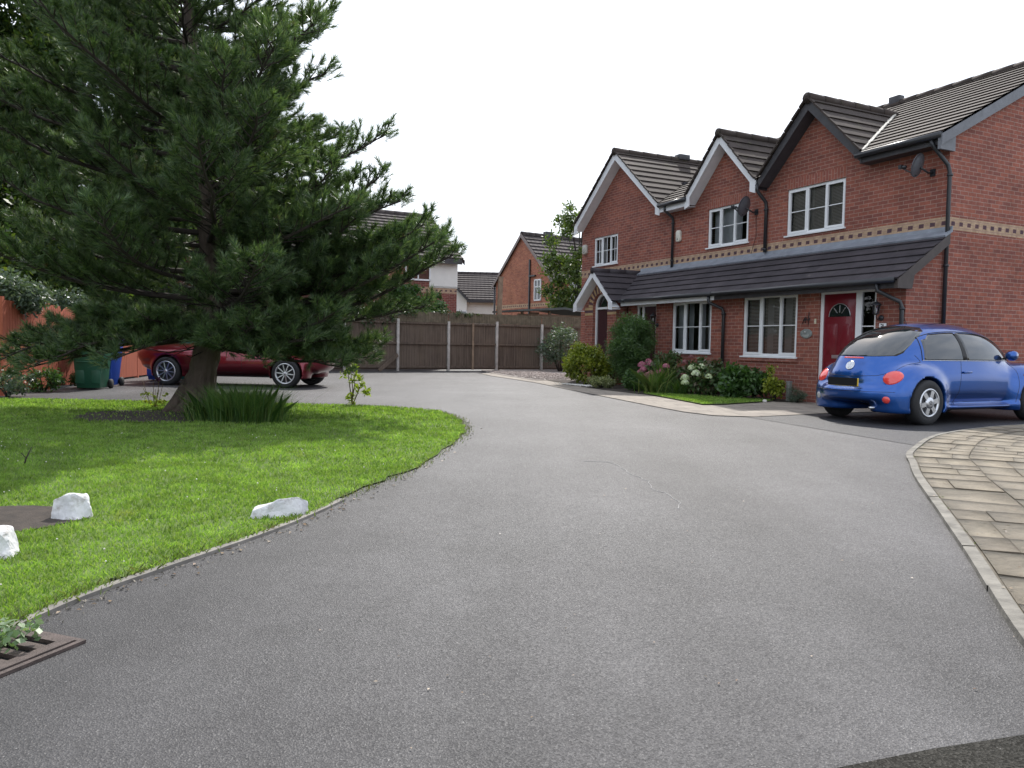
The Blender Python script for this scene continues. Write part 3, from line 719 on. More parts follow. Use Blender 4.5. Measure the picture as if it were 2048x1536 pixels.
# front door A: frame, leaf, sidelight
d = MB()
d.box(1.83, 1.90, .90, .96, .08, 2.21); d.box(.60, .66, .90, .96, .08, 2.21); d.box(.94, 1.07, .90, .962, .08, 2.14); d.box(.66, 1.83, .90, .961, 2.14, 2.21); d.box(.60, 1.9, .90, 1.0, .02, .08); d.box(.66, .94, .91, .95, .08, .14); d.box(.66, .94, .925, .94, 1.50, 1.518)
df = d.build('door_frame', white, HA)
d = MB(); d.face([(.66, .93, 2.14), (.94, .93, 2.14), (.94, .93, .14), (.66, .93, .14)]); d.build('glass_pane', glass, df)
d = MB(); d.box(.4, 2.1, .05, .1, 0, 2.4); d.build('hall_interior', darkin, df)
d = MB(); d.box(1.07, 1.83, .90, .945, .10, 2.14)
for (a, b, c, e) in ((1.16, 1.41, .98, 1.56), (1.49, 1.74, .98, 1.56), (1.16, 1.41, .28, .82), (1.49, 1.74, .28, .82)):
    d.box(a, b, .945, .952, c, e); d.box(a+.03, b-.03, .952, .958, c+.03, e-.03)
dl = d.build('front_door', reddoor, HA, bevel=.004)
d = MB(); arc = [(1.45+.25*math.cos(t), 1.70+.25*math.sin(t)) for t in np.linspace(0, math.pi, 18)]
d.prism(arc, 'y', .946, .950); d.build('fan_light', carglass, dl)
d = MB()
for t in (.28*math.pi, .5*math.pi, .72*math.pi): d.beam((1.45+.08*math.cos(t), .953, 1.72+.06*math.sin(t)), (1.45+.22*math.cos(t), .953, 1.72+.20*math.sin(t)), .012, .012)
d.tube([(x, .952, z) for x, z in arc], .008, 6); d.build('fan_light_bars', silver, dl)
d = MB(); d.box(1.32, 1.60, .945, .958, .90, .965); d.box(1.335, 1.585, .958, .964, .915, .95); d.build('letter_box', silver, dl)
d = MB(); d.tube([(1.13, .945, 1.12), (1.13, .985, 1.12), (1.26, .985, 1.12)], .011, 8); d.box(1.11, 1.15, .945, .953, 1.0, 1.2); d.build('door_handle', silver, dl)
# doorway of B: dark door and glazed side, hidden by the shrub
d = MB(); d.box(7.22, 7.28, .90, .96, .08, 2.18); d.box(7.80, 7.88, .90, .96, .08, 2.12); d.box(8.04, 8.10, .9, .96, .08, 2.12); d.box(7.28, 8.10, .90, .962, 2.12, 2.18)
df = d.build('door_frame', white, HB_)
d = MB(); d.box(7.28, 7.80, .90, .93, .08, 2.12); d.box(7.36, 7.72, .93, .94, 1.2, 1.95); d.box(7.36, 7.72, .93, .94, .3, 1.0); d.build('front_door', darkdoor, HB_)
d = MB(); d.face([(7.88, .93, 2.12), (8.04, .93, 2.12), (8.04, .93, .08), (7.88, .93, .08)]); d.build('side_light', glass, df)
d = MB(); d.box(7.1, 8.3, .3, .34, 0, 2.3); d.build('hall_interior', darkin, df)
# lean-to roof along ground floor
LT0, LT1 = (0, 3.20), (1.36, 2.30)  # (y,z) top and eave
def lean(H, x0, x1, cut=None):
    m_ = MB()
    P = [(x0, LT0[0], LT0[1]), (x1, LT0[0], LT0[1]), (x1, LT1[0], LT1[1]), (x0, LT1[0], LT1[1])]
    if cut: P = [(x0, LT0[0], LT0[1]), (cut[0], LT0[0], LT0[1]), (cut[1], LT1[0], LT1[1]), (x0, LT1[0], LT1[1])]
    rows(m_, P, (1, 0, 0), g=.2655, th=.026, t_org=(0, LT1[0], LT1[1])); m_.build('lean_to_roof', tile_low, H)
    f_ = MB(); xe = x1 if not cut else cut[0]; f_.prism([(-.002, 3.30), (.012, 3.30), (.03, 3.235), (.20, 3.125), (.19, 3.09), (-.002, 3.2)], 'x', x0, xe-.01); f_.build('lead_flashing', lead, H)
lean(HA, -.12, 4.45); lean(HB_, 4.45, 8.12); lean(HC, 8.12, 9.3, cut=(9.36, 8.38))
for H, xa, xb, mt in ((HA, -.02, 4.66, darkbd), (HB_, 4.66, 8.12, whitep), (HC, 8.12, 8.42, whitep)):
    f_ = MB(); f_.box(xa, xb, 1.27, 1.295, 2.15, 2.30); f_.box(xa, xb, 1.0, 1.27, 2.21, 2.225); f_.build('fascia', mt, H)
    f_ = MB(); f_.tube([(xa-.02, 1.36, 2.285), (xb, 1.36, 2.285)], .052, 12); f_.build('gutter', blackp, H)
# end of the lean-to: boxed verge
f_ = MB(); f_.prism([(0.05, 3.17), (1.36, 2.30), (1.36, 2.14), (1.0, 2.14), (.95, 2.38), (0.05, 2.98)], 'x', -.115, -.09)
f_.prism([(1.0, 2.14), (1.34, 2.14), (1.34, 2.27), (1.0, 2.48)], 'x', -.088, -.02); f_.build('verge_board', plain('brown_verge_board', (.055, .042, .038), .6, .2), HA)
# downpipes
pipe(HA, [(.12, .35, 4.82), (.10, .33, 4.72), (-.03, .08, 4.38), (-.055, .06, 4.25), (-.055, .055, .1)], .036, clips=(4.2, 2.6, 1.2))
pipe(HA, [(.33, 1.34, 2.25), (.33, 1.33, 2.12), (.05, 1.08, 1.92), (.03, 1.055, 1.82), (.03, 1.055, .05)], .036, clips=(1.8,))
pipe(HA, [(4.44, .34, 4.80), (4.44, .32, 4.66), (4.42, .07, 4.42), (4.42, .05, 4.3), (4.42, .055, 3.28)], .04, clips=(4.25, 3.35))
pipe(HB_, [(7.88, .34, 4.82), (7.88, .32, 4.72), (7.86, .07, 4.55), (7.86, .05, 4.45), (7.86, .055, 3.22)], .036, clips=(4.4, 3.4))
pipe(HB_, [(4.80, 1.34, 2.24), (4.80, 1.33, 2.10), (4.62, 1.08, 1.96), (4.60, 1.055, 1.86), (4.60, 1.055, .03)], .038, clips=(1.84,))
# porch of C
px0, pxc, px1 = 8.38, 9.36, 10.34; PY = 1.35; pz0, pz1 = 2.28, 3.17
pw = MB(); ox0, ox1, sp0 = 8.98, 9.74, 2.16; orad = (ox1-ox0)/2; ocx = (ox0+ox1)/2
lw, rw_ = 10.16, 8.55
pw.face([(rw_, PY, 0), (ox0, PY, 0), (ox0, PY, sp0), (rw_, PY, sp0)]); pw.face([(ox1, PY, 0), (lw, PY, 0), (lw, PY, sp0), (ox1, PY, sp0)])
top = lambda x: pz1-.10-abs(x-pxc)*(pz1-pz0)/(pxc-px0)
angs = np.linspace(0, math.pi, 17); A = [(ocx+orad*math.cos(t), sp0+orad*math.sin(t)) for t in angs]
for i in range(16):
    p, q = A[i], A[i+1]; pw.face([(p[0], PY, p[1]), (q[0], PY, q[1]), (q[0], PY, top(q[0])), (p[0], PY, top(p[0]))])
    pw.face([(p[0], PY, p[1]), (q[0], PY, q[1]), (q[0], PY-.22, q[1]), (p[0], PY-.22, p[1])])
pw.face([(rw_, PY, sp0), (ox0, PY, sp0), (ox0, PY, top(ox0)), (rw_, PY, top(rw_))]); pw.face([(ox1, PY, sp0), (lw, PY, sp0), (lw, PY, top(lw)), (ox1, PY, top(ox1))])
pw.face([(ox0, PY, 0), (ox0, PY-.22, 0), (ox0, PY-.22, sp0), (ox0, PY, sp0)]); pw.face([(ox1, PY, 0), (ox1, PY-.22, 0), (ox1, PY-.22, sp0), (ox1, PY, sp0)])
pw.face([(lw, PY, 0), (lw, 0, 0), (lw, 0, 2.6), (lw, PY, 2.3)]); pw.face([(rw_, PY, 0), (rw_, 1.0, 0), (rw_, 1.0, 2.3), (rw_, PY, 2.3)])
pw.build('porch_wall', brick, HC)
buff = plain('buff_brick', (.46, .32, .17), .85, .2, 9); purp = plain('purple_brick', (.10, .055, .065), .85, .2, 9)
ab = MB()
for i in range(21):
    t0 = math.pi*i/21+.012; t1 = math.pi*(i+1)/21-.012; r0, r1 = orad+.012, orad+.225; y = PY+.004
    q = [(ocx+r*math.cos(t), sp0+r*math.sin(t)) for r, t in ((r0, t0), (r1, t0), (r1, t1), (r0, t1))]
    ab.prism(q, 'y', PY-.01, y, i % 2)
for k, (z, c) in enumerate(((2.085, 0), (2.01, 1), (1.935, 0))):
    for (a, b) in ((ox1+.0, lw+.004), (rw_-.004, ox0)): ab.box(a, b, PY-.01, PY+.004, z+.004, z+.071, c)
ab.build('brick_arch', [buff, purp], HC)
pd = MB()
arcp = [(ox1-.04, .06)]+[(ocx+(orad-.0)*math.cos(t), sp0+orad*math.sin(t)) for t in angs[::-1]]+[(ox0+.0, .06)]
outer = [(ox1, .06)]+[(ocx+orad*math.cos(t), sp0+orad*math.sin(t)) for t in angs]+[(ox0, .06)]
inner = [(ox1-.06, .06)]+[(ocx+(orad-.06)*math.cos(t), sp0+(orad-.06)*math.sin(t)) for t in angs]+[(ox0+.06, .06)]
for i in range(len(outer)-1):
    a, b, c, e = outer[i], outer[i+1], inner[i+1], inner[i]; pd.prism([a, b, c, e], 'y', PY-.17, PY-.09)
pd.box(ox0+.05, ox1-.05, PY-.16, PY-.092, sp0-.06, sp0)
pf = pd.build('door_frame', white, HC)
g_ = MB(); g_.prism([(ocx+(orad-.05)*math.cos(t), sp0+(orad-.05)*math.sin(t)) for t in angs], 'y', PY-.14, PY-.135); g_.build('arched_pane', carglass, pf)
g_ = MB(); g_.box(ox0+.05, ox1-.05, PY-.17, PY-.13, .06, sp0-.06); g_.box(ox0+.14, ox1-.14, PY-.13, PY-.12, 1.1, 1.95); g_.box(ox0+.14, ox1-.14, PY-.13, PY-.12, .25, .95); g_.build('front_door', darkdoor, HC)
pr = MB(); sl_ = (pz1-pz0)/(pxc-px0); yk = 1.36*(1-(0))
rows(pr, [(pxc, PY+.28, pz1), (px0, PY+.28, pz0), (px0, LT1[0], pz0), (pxc, 0, pz1)], (0, 1, 0), g=.2655)
rows(pr, [(pxc, PY+.28, pz1), (px1, PY+.28, pz0), (px1, 0, pz0), (pxc, 0, pz1)], (0, 1, 0), g=.2655)
ridge(pr, (pxc, PY+.3, pz1+.03), (pxc, 0, pz1+.03), .09); pr.beam((pxc, 0.02, pz1+.01), (px0, LT1[0], pz0+.02), .05, .02)
pr.build('porch_roof', tile_low, HC)
pb = MB(); barge(pb, pxc+.0005, pz1-.01, px1+.02, pz0-.02, PY+.255, PY+.28, .15); barge(pb, pxc-.0005, pz1-.01, px0-.02, pz0-.02, PY+.253, PY+.278, .15)
for xf, sg_ in ((px0, 1), (px1, -1)): pb.prism([(xf-.03*sg_, pz0-.04), (xf+.14*sg_, pz0+.1), (xf+.14*sg_, pz0-.22), (xf-.03*sg_, pz0-.24)], 'y', PY+.26, PY+.285); pb.box(xf-.03*sg_, xf+.14*sg_, PY+.0, PY+.26, pz0-.22, pz0-.2)
pb.face([(pxc, PY, pz1-.18), (pxc, PY+.26, pz1-.18), (px0, PY+.26, pz0-.17), (px0, PY, pz0-.17)]); pb.face([(pxc, PY, pz1-.18), (pxc, PY+.26, pz1-.18), (px1, PY+.26, pz0-.17), (px1, PY, pz0-.17)])
pb.build('porch_bargeboard', whitep, HC)

# things fixed to the houses
def hthing(name, x, y, z, label, cat, group=None): return empty(name, HW(x, y, z), HANG, label, cat, group)
# coach lanterns
def lantern(x, z, label, bs=1.0):
    t = hthing('wall_lantern', x, 1.0, z, label, 'wall lamp', 'coach lanterns on the terrace')
    m_ = MB(); m_.lathe([(.0, .0), (.055, .0), (.05, .02), (.0, .03)], 14, axis='y', c=(0, .0, -.13)); m_.tube([(0, .02, -.13), (0, .09, -.17), (0, .14, -.12), (0, .14, -.07)], .01, 8); m_.build('bracket', blackp, t)
    m_ = MB(); m_.lathe([(.0, .20), (.012, .195), (.008, .165), (.03, .155), (.085, .11), (.09, .095), (.06, .095), (.0, .1)], 12, c=(0, .14, 0)); m_.lathe([(.0, -.08), (.03, -.075), (.045, -.06), (.0, -.05)], 12, c=(0, .14, 0))
    for k in range(6):
        a = k*math.pi/3; m_.beam((.042*math.cos(a), .14+.042*math.sin(a), -.06), (.07*math.cos(a), .14+.07*math.sin(a), .1), .007, .007)
    m_.build('lantern_cap', blackp, t)
    m_ = MB(); m_.lathe([(.04, -.058), (.067, .095)], 6, c=(0, .14, 0)); m_.build('lamp_glass', glass, t)
    m_ = MB(); m_.lathe([(0, -.05), (.014, -.045), (.02, .01), (.014, .035), (0, .05)], 10, c=(0, .14, 0)); m_.build('bulb', plain('clear_bulb', (.8, .8, .8), .1), t)
lantern(.48, 1.78, 'black six sided wall lantern right of the red front door, above the house number')
lantern(7.15, 1.76, 'dark wall lantern left of the middle house ground floor window, by the feathery shrub')
# house number
t = hthing('house_number', .44, 1.0, 1.50, 'small white plate with house number 31 under the right hand lantern', 'sign')
m_ = MB(); m_.box(-.075, .075, .003, .012, -.055, .055); m_.build('plate', white, t, bevel=.003)
def stroke(mb, segs, ox, oz, s_, y0, y1, wd):
    for (a, b, c, e) in segs: mb.beam((ox-a*s_, (y0+y1)/2, oz+b*s_), (ox-c*s_, (y0+y1)/2, oz+e*s_), y1-y0, wd) if False else mb.beam((ox-a*s_, (y0+y1)/2, oz+b*s_), (ox-c*s_, (y0+y1)/2, oz+e*s_), wd, y1-y0, up=(0, 1, 0))
m_ = MB(); stroke(m_, [(0, 1, .5, 1), (.5, 1, .5, .5), (.1, .5, .5, .5), (.5, .5, .5, 0), (.5, 0, 0, 0), (.85, 0, .85, 1), (.72, .85, .85, 1)], .04, -.035, .07, .012, .015, .012); m_.build('digits', blackp, t)
# oval plaque
t = hthing('door_plaque', 2.20, 1.0, 1.38, 'oval grey slate plaque on the brick between window and red door', 'plaque')
m_ = MB(); m_.prism([(.15*math.cos(a), .095*math.sin(a)) for a in np.linspace(0, 2*math.pi, 28, endpoint=False)], 'y', .003, .02); m_.build('slate_oval', plain('slate_plaque', (.20, .22, .21), .5, .3, 18), t, bevel=.004)
m_ = MB(); m_.lathe([(0, 0), (.015, 0), (.02, .012), (.0, .018)], 10, axis='y', c=(.02, .02, .03)); m_.box(-.09, .09, .02, .0215, -.035, -.028); m_.box(-.06, .07, .02, .0215, -.055, -.05); m_.build('plaque_emblem', plain('pale_emblem', (.55, .55, .52), .5), t)
# rusty wall ornament
t = hthing('wall_ornament', 2.20, 1.0, 1.66, 'dark rusty metal ornament hanging on the brick above the oval plaque', 'ornament')
m_ = MB(); m_.tube([(-.06, .02, .14), (-.05, .02, .0), (-.05, .02, -.10)], .008, 6); m_.tube([(.08, .02, -.02), (.02, .025, .03), (-.04, .02, -.02), (-.09, .02, .02)], .012, 6)
m_.tube([(.10, .02, -.08), (.06, .02, .0), (.02, .02, -.07)], .009, 6); m_.prism([(-.02, .0), (.02, .05), (.07, .03), (.04, -.03)], 'y', .01, .02); m_.build('metalwork', plain('rusty_metal', (.05, .03, .03), .8), t)
# door bell
t = hthing('door_bell', 1.98, 1.0, 1.62, 'small cream bell push beside the red door frame', 'door bell')
m_ = MB(); m_.box(-.02, .02, .002, .02, -.05, .05); m_.build('bell_case', plain('cream_plastic', (.62, .55, .40), .5), t, bevel=.005); m_ = MB(); m_.lathe([(0, 0), (.01, 0), (.008, .006), (0, .008)], 10, axis='y', c=(0, .02, 0)); m_.build('button', whitep, t)
# alarm boxes
def alarm(x, z, y, label, wd, ht, dirt):
    t = hthing('alarm_box', x, y, z, label, 'alarm box', 'burglar alarm boxes on the upper walls')
    m_ = MB(); m_.prism([(-wd/2, -ht*.35), (-wd*.3, -ht/2), (wd*.3, -ht/2), (wd/2, -ht*.35), (wd/2, ht*.35), (wd*.3, ht/2), (-wd*.3, ht/2), (-wd/2, ht*.35)], 'y', .0, .075); m_.build('alarm_case', plain('cream_case_%s' % dirt, (.66, .64, .56) if dirt else (.45, .43, .38), .45), t, bevel=.012)
    m_ = MB(); m_.lathe([(0, 0), (.018, 0), (.018, .006), (0, .008)], 10, axis='y', c=(0, .075, -ht*.28)); m_.build('sounder', greyp, t)
alarm(7.62, 4.03, 0, 'white rounded alarm box beside the downpipe of the middle house', .17, .30, 1)
alarm(12.42, 4.16, 0, 'dull cream alarm box at the far left corner of the end house', .24, .30, 0)
# satellite dishes
def dish(x, z, y, yawd, label, r=.24, mir=1):
    t = hthing('satellite_dish', x, y, z, label, 'satellite dish', 'satellite dishes on the terrace')
    c, s_ = math.cos(yawd), math.sin(yawd)
    ax = Vector((c*.95, s_*.95, .3)).normalized(); sd_ = Vector((-s_, c, 0)); upv = ax.cross(sd_)
    ctr = Vector((0, .30, .02)); m_ = MB(); rings_ = 6; n = 28
    V = []
    for side in (0, 1):
        for i in range(rings_+1):
            q = i/rings_
            for k in range(n):
                a = 2*math.pi*k/n; V.append(ctr+sd_*(r*q*math.cos(a))+upv*(r*1.08*q*math.sin(a))+ax*(.05*q*q-(.012 if side else 0)))
    F = []
    for side in (0, 1):
        b = side*(rings_+1)*n
        for i in range(rings_):
            for k in range(n): F.append((b+i*n+k, b+i*n+(k+1) % n, b+(i+1)*n+(k+1) % n, b+(i+1)*n+k))
    b1 = rings_*n; b2 = b1+(rings_+1)*n
    for k in range(n): F.append((b1+k, b1+(k+1) % n, b2+(k+1) % n, b2+k))
    fast('dish', [tuple(v) for v in V], F, greyp, t, smooth=True)
    m_ = MB(); m_.tube([(-.05*c, .0, -.08), (-.04*c, .12, -.10), ctr-ax*.02-upv*.03], .018, 8); m_.box(-.05*c-.05, -.05*c+.05, .002, .02, -.15, -.02); m_.build('wall_bracket', blackp, t)
    l0 = ctr-upv*r*.9; l1 = ctr+ax*.34-upv*.08; m_ = MB(); m_.tube([l0, l1], .012, 6); m_.tube([l1, l1-ax*.10+upv*.02], .03, 10); m_.box(l1.x-.03, l1.x+.03, l1.y-.03, l1.y+.03, l1.z-.03, l1.z+.04); m_.build('receiver_arm', blackp, t)
    return t
dish(.36, 4.40, 0, R(12), 'grey satellite dish on the upper wall near the right corner under the eaves', .2)
dish(4.82, 4.34, 0, R(15), 'grey satellite dish fixed beside the middle house upper window', .22)
m_ = MB(); m_.tube([(4.78, .01, 4.2), (4.76, .012, 3.7), (4.9, .02, 3.3)], .005, 5); cb = m_.build('dish_cable', blackp); cb.location = HO; cb.rotation_euler = (0, 0, HANG); tag(cb, 'thin black cable hanging down the brick below the middle satellite dish', 'cable')

# ---------------------------------------------------------------- front garden surfaces
def HP(P): return [tuple(HW(a, b))[:2] for a, b in P]
stonepath = NT('path_flags'); b_ = stonepath.n('TexBrick'); b_.inputs['Scale'].default_value = 1; b_.inputs['Brick Width'].default_value = .6; b_.inputs['Row Height'].default_value = .45; b_.inputs['Mortar Size'].default_value = .006
stonepath.l(stonepath.tc(), b_.inputs[0]); b_.inputs['Color1'].default_value = (.27, .235, .195, 1); b_.inputs['Color2'].default_value = (.215, .185, .155, 1); b_.inputs['Mortar'].default_value = (.09, .08, .07, 1)
stonepath.col(stonepath.mix(1.0, b_.outputs[0], stonepath.ramp(stonepath.noise(4, 5), [(.3, .75), (.7, 1.2)]), 'MULTIPLY')); stonepath.rough(.85)
sheet('garden_path', HP([(16.5, 1.9), (14.5, 2.35), (10.0, 3.0), (7.23, 3.66), (4.5, 4.28), (2.17, 4.80), (.9, 5.05), (.2, 5.0), (-.15, 4.5), (0, 2.95), (.02, 1.0), (16.5, 1.0)]), .012, stonepath.mat)
bedpoly = HP([(11.2, 1.35), (11.2, 2.0), (10.2, 2.25), (8.5, 2.62), (6.7, 2.98), (4.84, 3.05), (3.4, 2.2), (2.25, 1.6), (2.1, 1.01), (8.5, 1.01), (8.9, 1.36)])
sheet('flower_bed', bedpoly, .024, soilm)
patch = np.array(HP([(5.0, 2.95), (4.2, 3.15), (3.36, 3.38), (1.95, 3.78), (1.9, 3.3), (2.2, 2.2), (2.35, 1.7), (3.4, 2.0), (4.5, 2.5)]))
sheet('garden_lawn', [tuple(p) for p in patch], .034, lm.mat)
P = scatter(patch, patch[:, 0].min(), patch[:, 0].max(), patch[:, 1].min(), patch[:, 1].max(), 1300, 77); V, F = blades(P, .035, .014, seed=78, z0=.034)
tag(fast('garden_grass', V, F, gmat), 'short grass of the small front garden lawn by the nearest house', 'grass', kind='stuff')
gravm = plain('grey_gravel', (.24, .21, .19), .9, .5, 18, bump=.8); gravw = plain('white_gravel', (.62, .60, .56), .9, .3, 18)
gp = np.array(HP([(11.3, 1.4), (19.5, -.5), (19.5, -3), (12.9, -3), (12.7, 1.2)]))
sheet('gravel_yard', HP([(11.2, 1.0), (11.2, 2.35), (14.5, 1.8), (18.5, .9), (20, .3), (20, -8), (12.66, -8), (12.66, 0), (10.3, 0)]), .022, gravm)
def pebbles(name, P, s0, s1, z, mat, label):
    P = np.asarray(P); n = len(P); r_ = np.random.default_rng(3); s_ = r_.uniform(s0, s1, n)
    base_ = np.array([(1, 0, 0), (0, 1, 0), (-1, 0, 0), (0, -1, 0), (0, 0, .7), (0, 0, -.5)]); V = (base_[None]*s_[:, None, None]*r_.uniform(.7, 1.2, (n, 6, 1)))+np.c_[P, np.full(n, z)][:, None]
    f = np.array([(0, 1, 4), (1, 2, 4), (2, 3, 4), (3, 0, 4), (1, 0, 5), (2, 1, 5), (3, 2, 5), (0, 3, 5)]); F = (f[None]+(np.arange(n)*6)[:, None, None]).reshape(-1, 3)
    return tag(fast(name, V.reshape(-1, 3), F, mat, smooth=True), label, 'gravel', kind='stuff')
pl = np.array(HP([(11.4, 1.2), (11.4, 2.2), (14.5, 1.6), (18, .9), (18, -1), (12.9, -1)])); P = scatter(pl, pl[:, 0].min(), pl[:, 0].max(), pl[:, 1].min(), pl[:, 1].max(), 120, 5)
pebbles('gravel', P, .02, .045, .03, plain('mixed_pebbles', (.26, .22, .20), .9, .5, 30), 'mixed grey and brown gravel between the end house and the back fence')
c0 = HW(8.3, 2.62); P = np.random.default_rng(5).normal(0, 1, (420, 2))*np.array([.10, .38]) ; ca, sa = math.cos(YAW), math.sin(YAW)
P = np.c_[c0.x+P[:, 0]*ca-P[:, 1]*sa, c0.y+P[:, 0]*sa+P[:, 1]*ca]
pebbles('white_gravel', P, .012, .03, .035, gravw, 'white gravel spilt at the foot of the bright yellow green shrub')
# ---------------------------------------------------------------- foliage generators
def leaves(C, rad, n, size, seed, up=.35, shell=.55, flat=1.0, aspect=.55):
    """n leaves spread through ellipsoidal clumps: C (k,3), rad (k,)"""
    r_ = np.random.default_rng(seed); C = np.asarray(C, float); rad = np.asarray(rad, float); wgt = rad**2/np.sum(rad**2)
    idx = r_.choice(len(C), n, p=wgt); d = r_.normal(0, 1, (n, 3)); d /= np.linalg.norm(d, axis=1)[:, None]
    q = r_.uniform(0, 1, n)**shell; P = C[idx]+d*(rad[idx]*q*r_.uniform(.8, 1.15, n))[:, None]*np.array([1, 1, flat])
    nv = r_.normal(0, 1, (n, 3))+d*.5; nv[:, 2] += up; nv /= np.linalg.norm(nv, axis=1)[:, None]
    a = np.cross(nv, r_.normal(0, 1, (n, 3))); a /= np.linalg.norm(a, axis=1)[:, None]; b = np.cross(nv, a)
    s_ = (size*r_.uniform(.6, 1.3, n))[:, None]
    V = np.stack([P-a*s_, P+b*s_*aspect-nv*s_*.12, P+a*s_-nv*s_*.25, P-b*s_*aspect-nv*s_*.12], 1).reshape(-1, 3)
    return V, np.arange(n*4).reshape(n, 4)
def clumps(ctr, r, n, cr, seed, zmin=.1):
    r_ = np.random.default_rng(seed); d = r_.normal(0, 1, (n, 3)); d /= np.linalg.norm(d, axis=1)[:, None]; q = r_.uniform(.25, 1, n)**.5
    P = np.array(ctr)+d*q[:, None]*np.array(r); P[:, 2] = np.maximum(P[:, 2], zmin); return P, cr*r_.uniform(.6, 1.3, n)
def shrub(name, label, cat, x, y, r, nclump, cr, nleaf, size, mat, seed, z0=0, stems=7, group=None, up=.35, zc=None, aspect=.55, flat=.9, shell=.55):
    t = empty(name, (x, y, z0), random.uniform(0, 6), label, cat, group); zc = r[2] if zc is None else zc
    C, rad = clumps((0, 0, zc), (r[0]-cr*.5, r[1]-cr*.5, r[2]-cr*.4), nclump, cr, seed)
    V, F = leaves(C, rad, nleaf, size, seed+1, up=up, flat=flat, aspect=aspect, shell=shell); V[:, 2] = np.maximum(V[:, 2], .004)
    fast('foliage', V, F, mat, t); m_ = MB()
    for i in range(min(stems, len(C))):
        c = C[i*max(1, len(C)//stems) % len(C)]; m_.tube([(c[0]*.12, c[1]*.12, 0), (c[0]*.45, c[1]*.45, c[2]*.55), tuple(c)], [.014+.01*r[2], .009+.005*r[2], .004], 5)
    m_.build('stem', twig, t); return t
def broadleaf(name, label, x, y, h, crown, ncl, cr, nleaf, size, mat, seed, trunk=.16, group=None, bark=None, cat='tree', shell=.55):
    """crown = (cx,cy,cz,rx,ry,rz) relative"""
    t = empty(name, (x, y, 0), 0, label, cat, group); cx, cy, cz, rx, ry, rz = crown
    C, rad = clumps((cx, cy, cz), (rx, ry, rz), ncl, cr, seed, zmin=max(.3, cz-rz)); V, F = leaves(C, rad, nleaf, size, seed+3, flat=.8, shell=shell); fast('crown', V, F, mat, t)
    m_ = MB(); top = (cx*.6, cy*.6, cz+rz*.5); m_.tube([(0, 0, -.05), (cx*.1, cy*.1, h*.2), (cx*.35, cy*.35, cz*.7), top], [trunk*1.25, trunk, trunk*.75, trunk*.2], 9)
    for i in range(0, len(C), max(1, len(C)//26)):
        c = C[i]; z = min(max(.25*h, c[2]*.62), cz+rz*.3); f_ = z/max(.1, top[2]); m_.tube([(top[0]*f_, top[1]*f_, z), ((top[0]*f_+c[0])/2, (top[1]*f_+c[1])/2, z*.4+c[2]*.6), tuple(c)], [trunk*.35, trunk*.2, .012], 5)
    m_.build('trunk', bark or twig, t); return t

# leaf materials
L_dark = leafmat('dark_tree_leaves', [(.020, .044, .014), (.035, .068, .018), (.055, .10, .024), (.15, .19, .04)], .35, .5, .35)
L_mid = leafmat('mid_green_leaves', [(.035, .085, .022), (.055, .12, .03), (.08, .16, .035)], .3)
L_lime = leafmat('lime_leaves', [(.20, .27, .03), (.27, .34, .045), (.34, .40, .06), (.14, .22, .03)], .4)
L_yel = leafmat('yellow_green_leaves', [(.12, .17, .02), (.22, .27, .03), (.34, .37, .05), (.09, .14, .02)], .35)
L_grey = leafmat('grey_green_leaves', [(.06, .095, .065), (.09, .13, .09), (.13, .17, .12)], .25)
L_var = leafmat('variegated_leaves', [(.10, .14, .05), (.22, .25, .10), (.40, .41, .24), (.08, .11, .04)], .3)
L_birch = leafmat('sunlit_birch_leaves', [(.045, .085, .02), (.08, .13, .028), (.14, .18, .045)], .4)
L_ivy = leafmat('ivy_leaves', [(.025, .05, .02), (.04, .075, .025), (.10, .12, .05)], .2, .35, .6)
L_feather = leafmat('feathery_leaves', [(.045, .10, .03), (.07, .14, .04), (.11, .19, .06), (.035, .07, .025)], .35)
L_hyd = leafmat('hydrangea_leaves', [(.04, .085, .025), (.06, .12, .035), (.09, .11, .05), (.12, .08, .05)], .25)
L_pine = leafmat('pine_needles', [(.036, .070, .034), (.060, .108, .046), (.095, .155, .062), (.17, .22, .095)], .30, .42, .5, scale=.8, patchc=(.15, .085, .04), ps=2.6, pt=.65)
L_flag = leafmat('strappy_leaves', [(.07, .15, .03), (.12, .20, .05), (.26, .28, .10)], .35)
L_tuft = leafmat('dark_tuft_blades', [(.035, .09, .018), (.055, .13, .025), (.085, .17, .03), (.15, .20, .05)], .35)

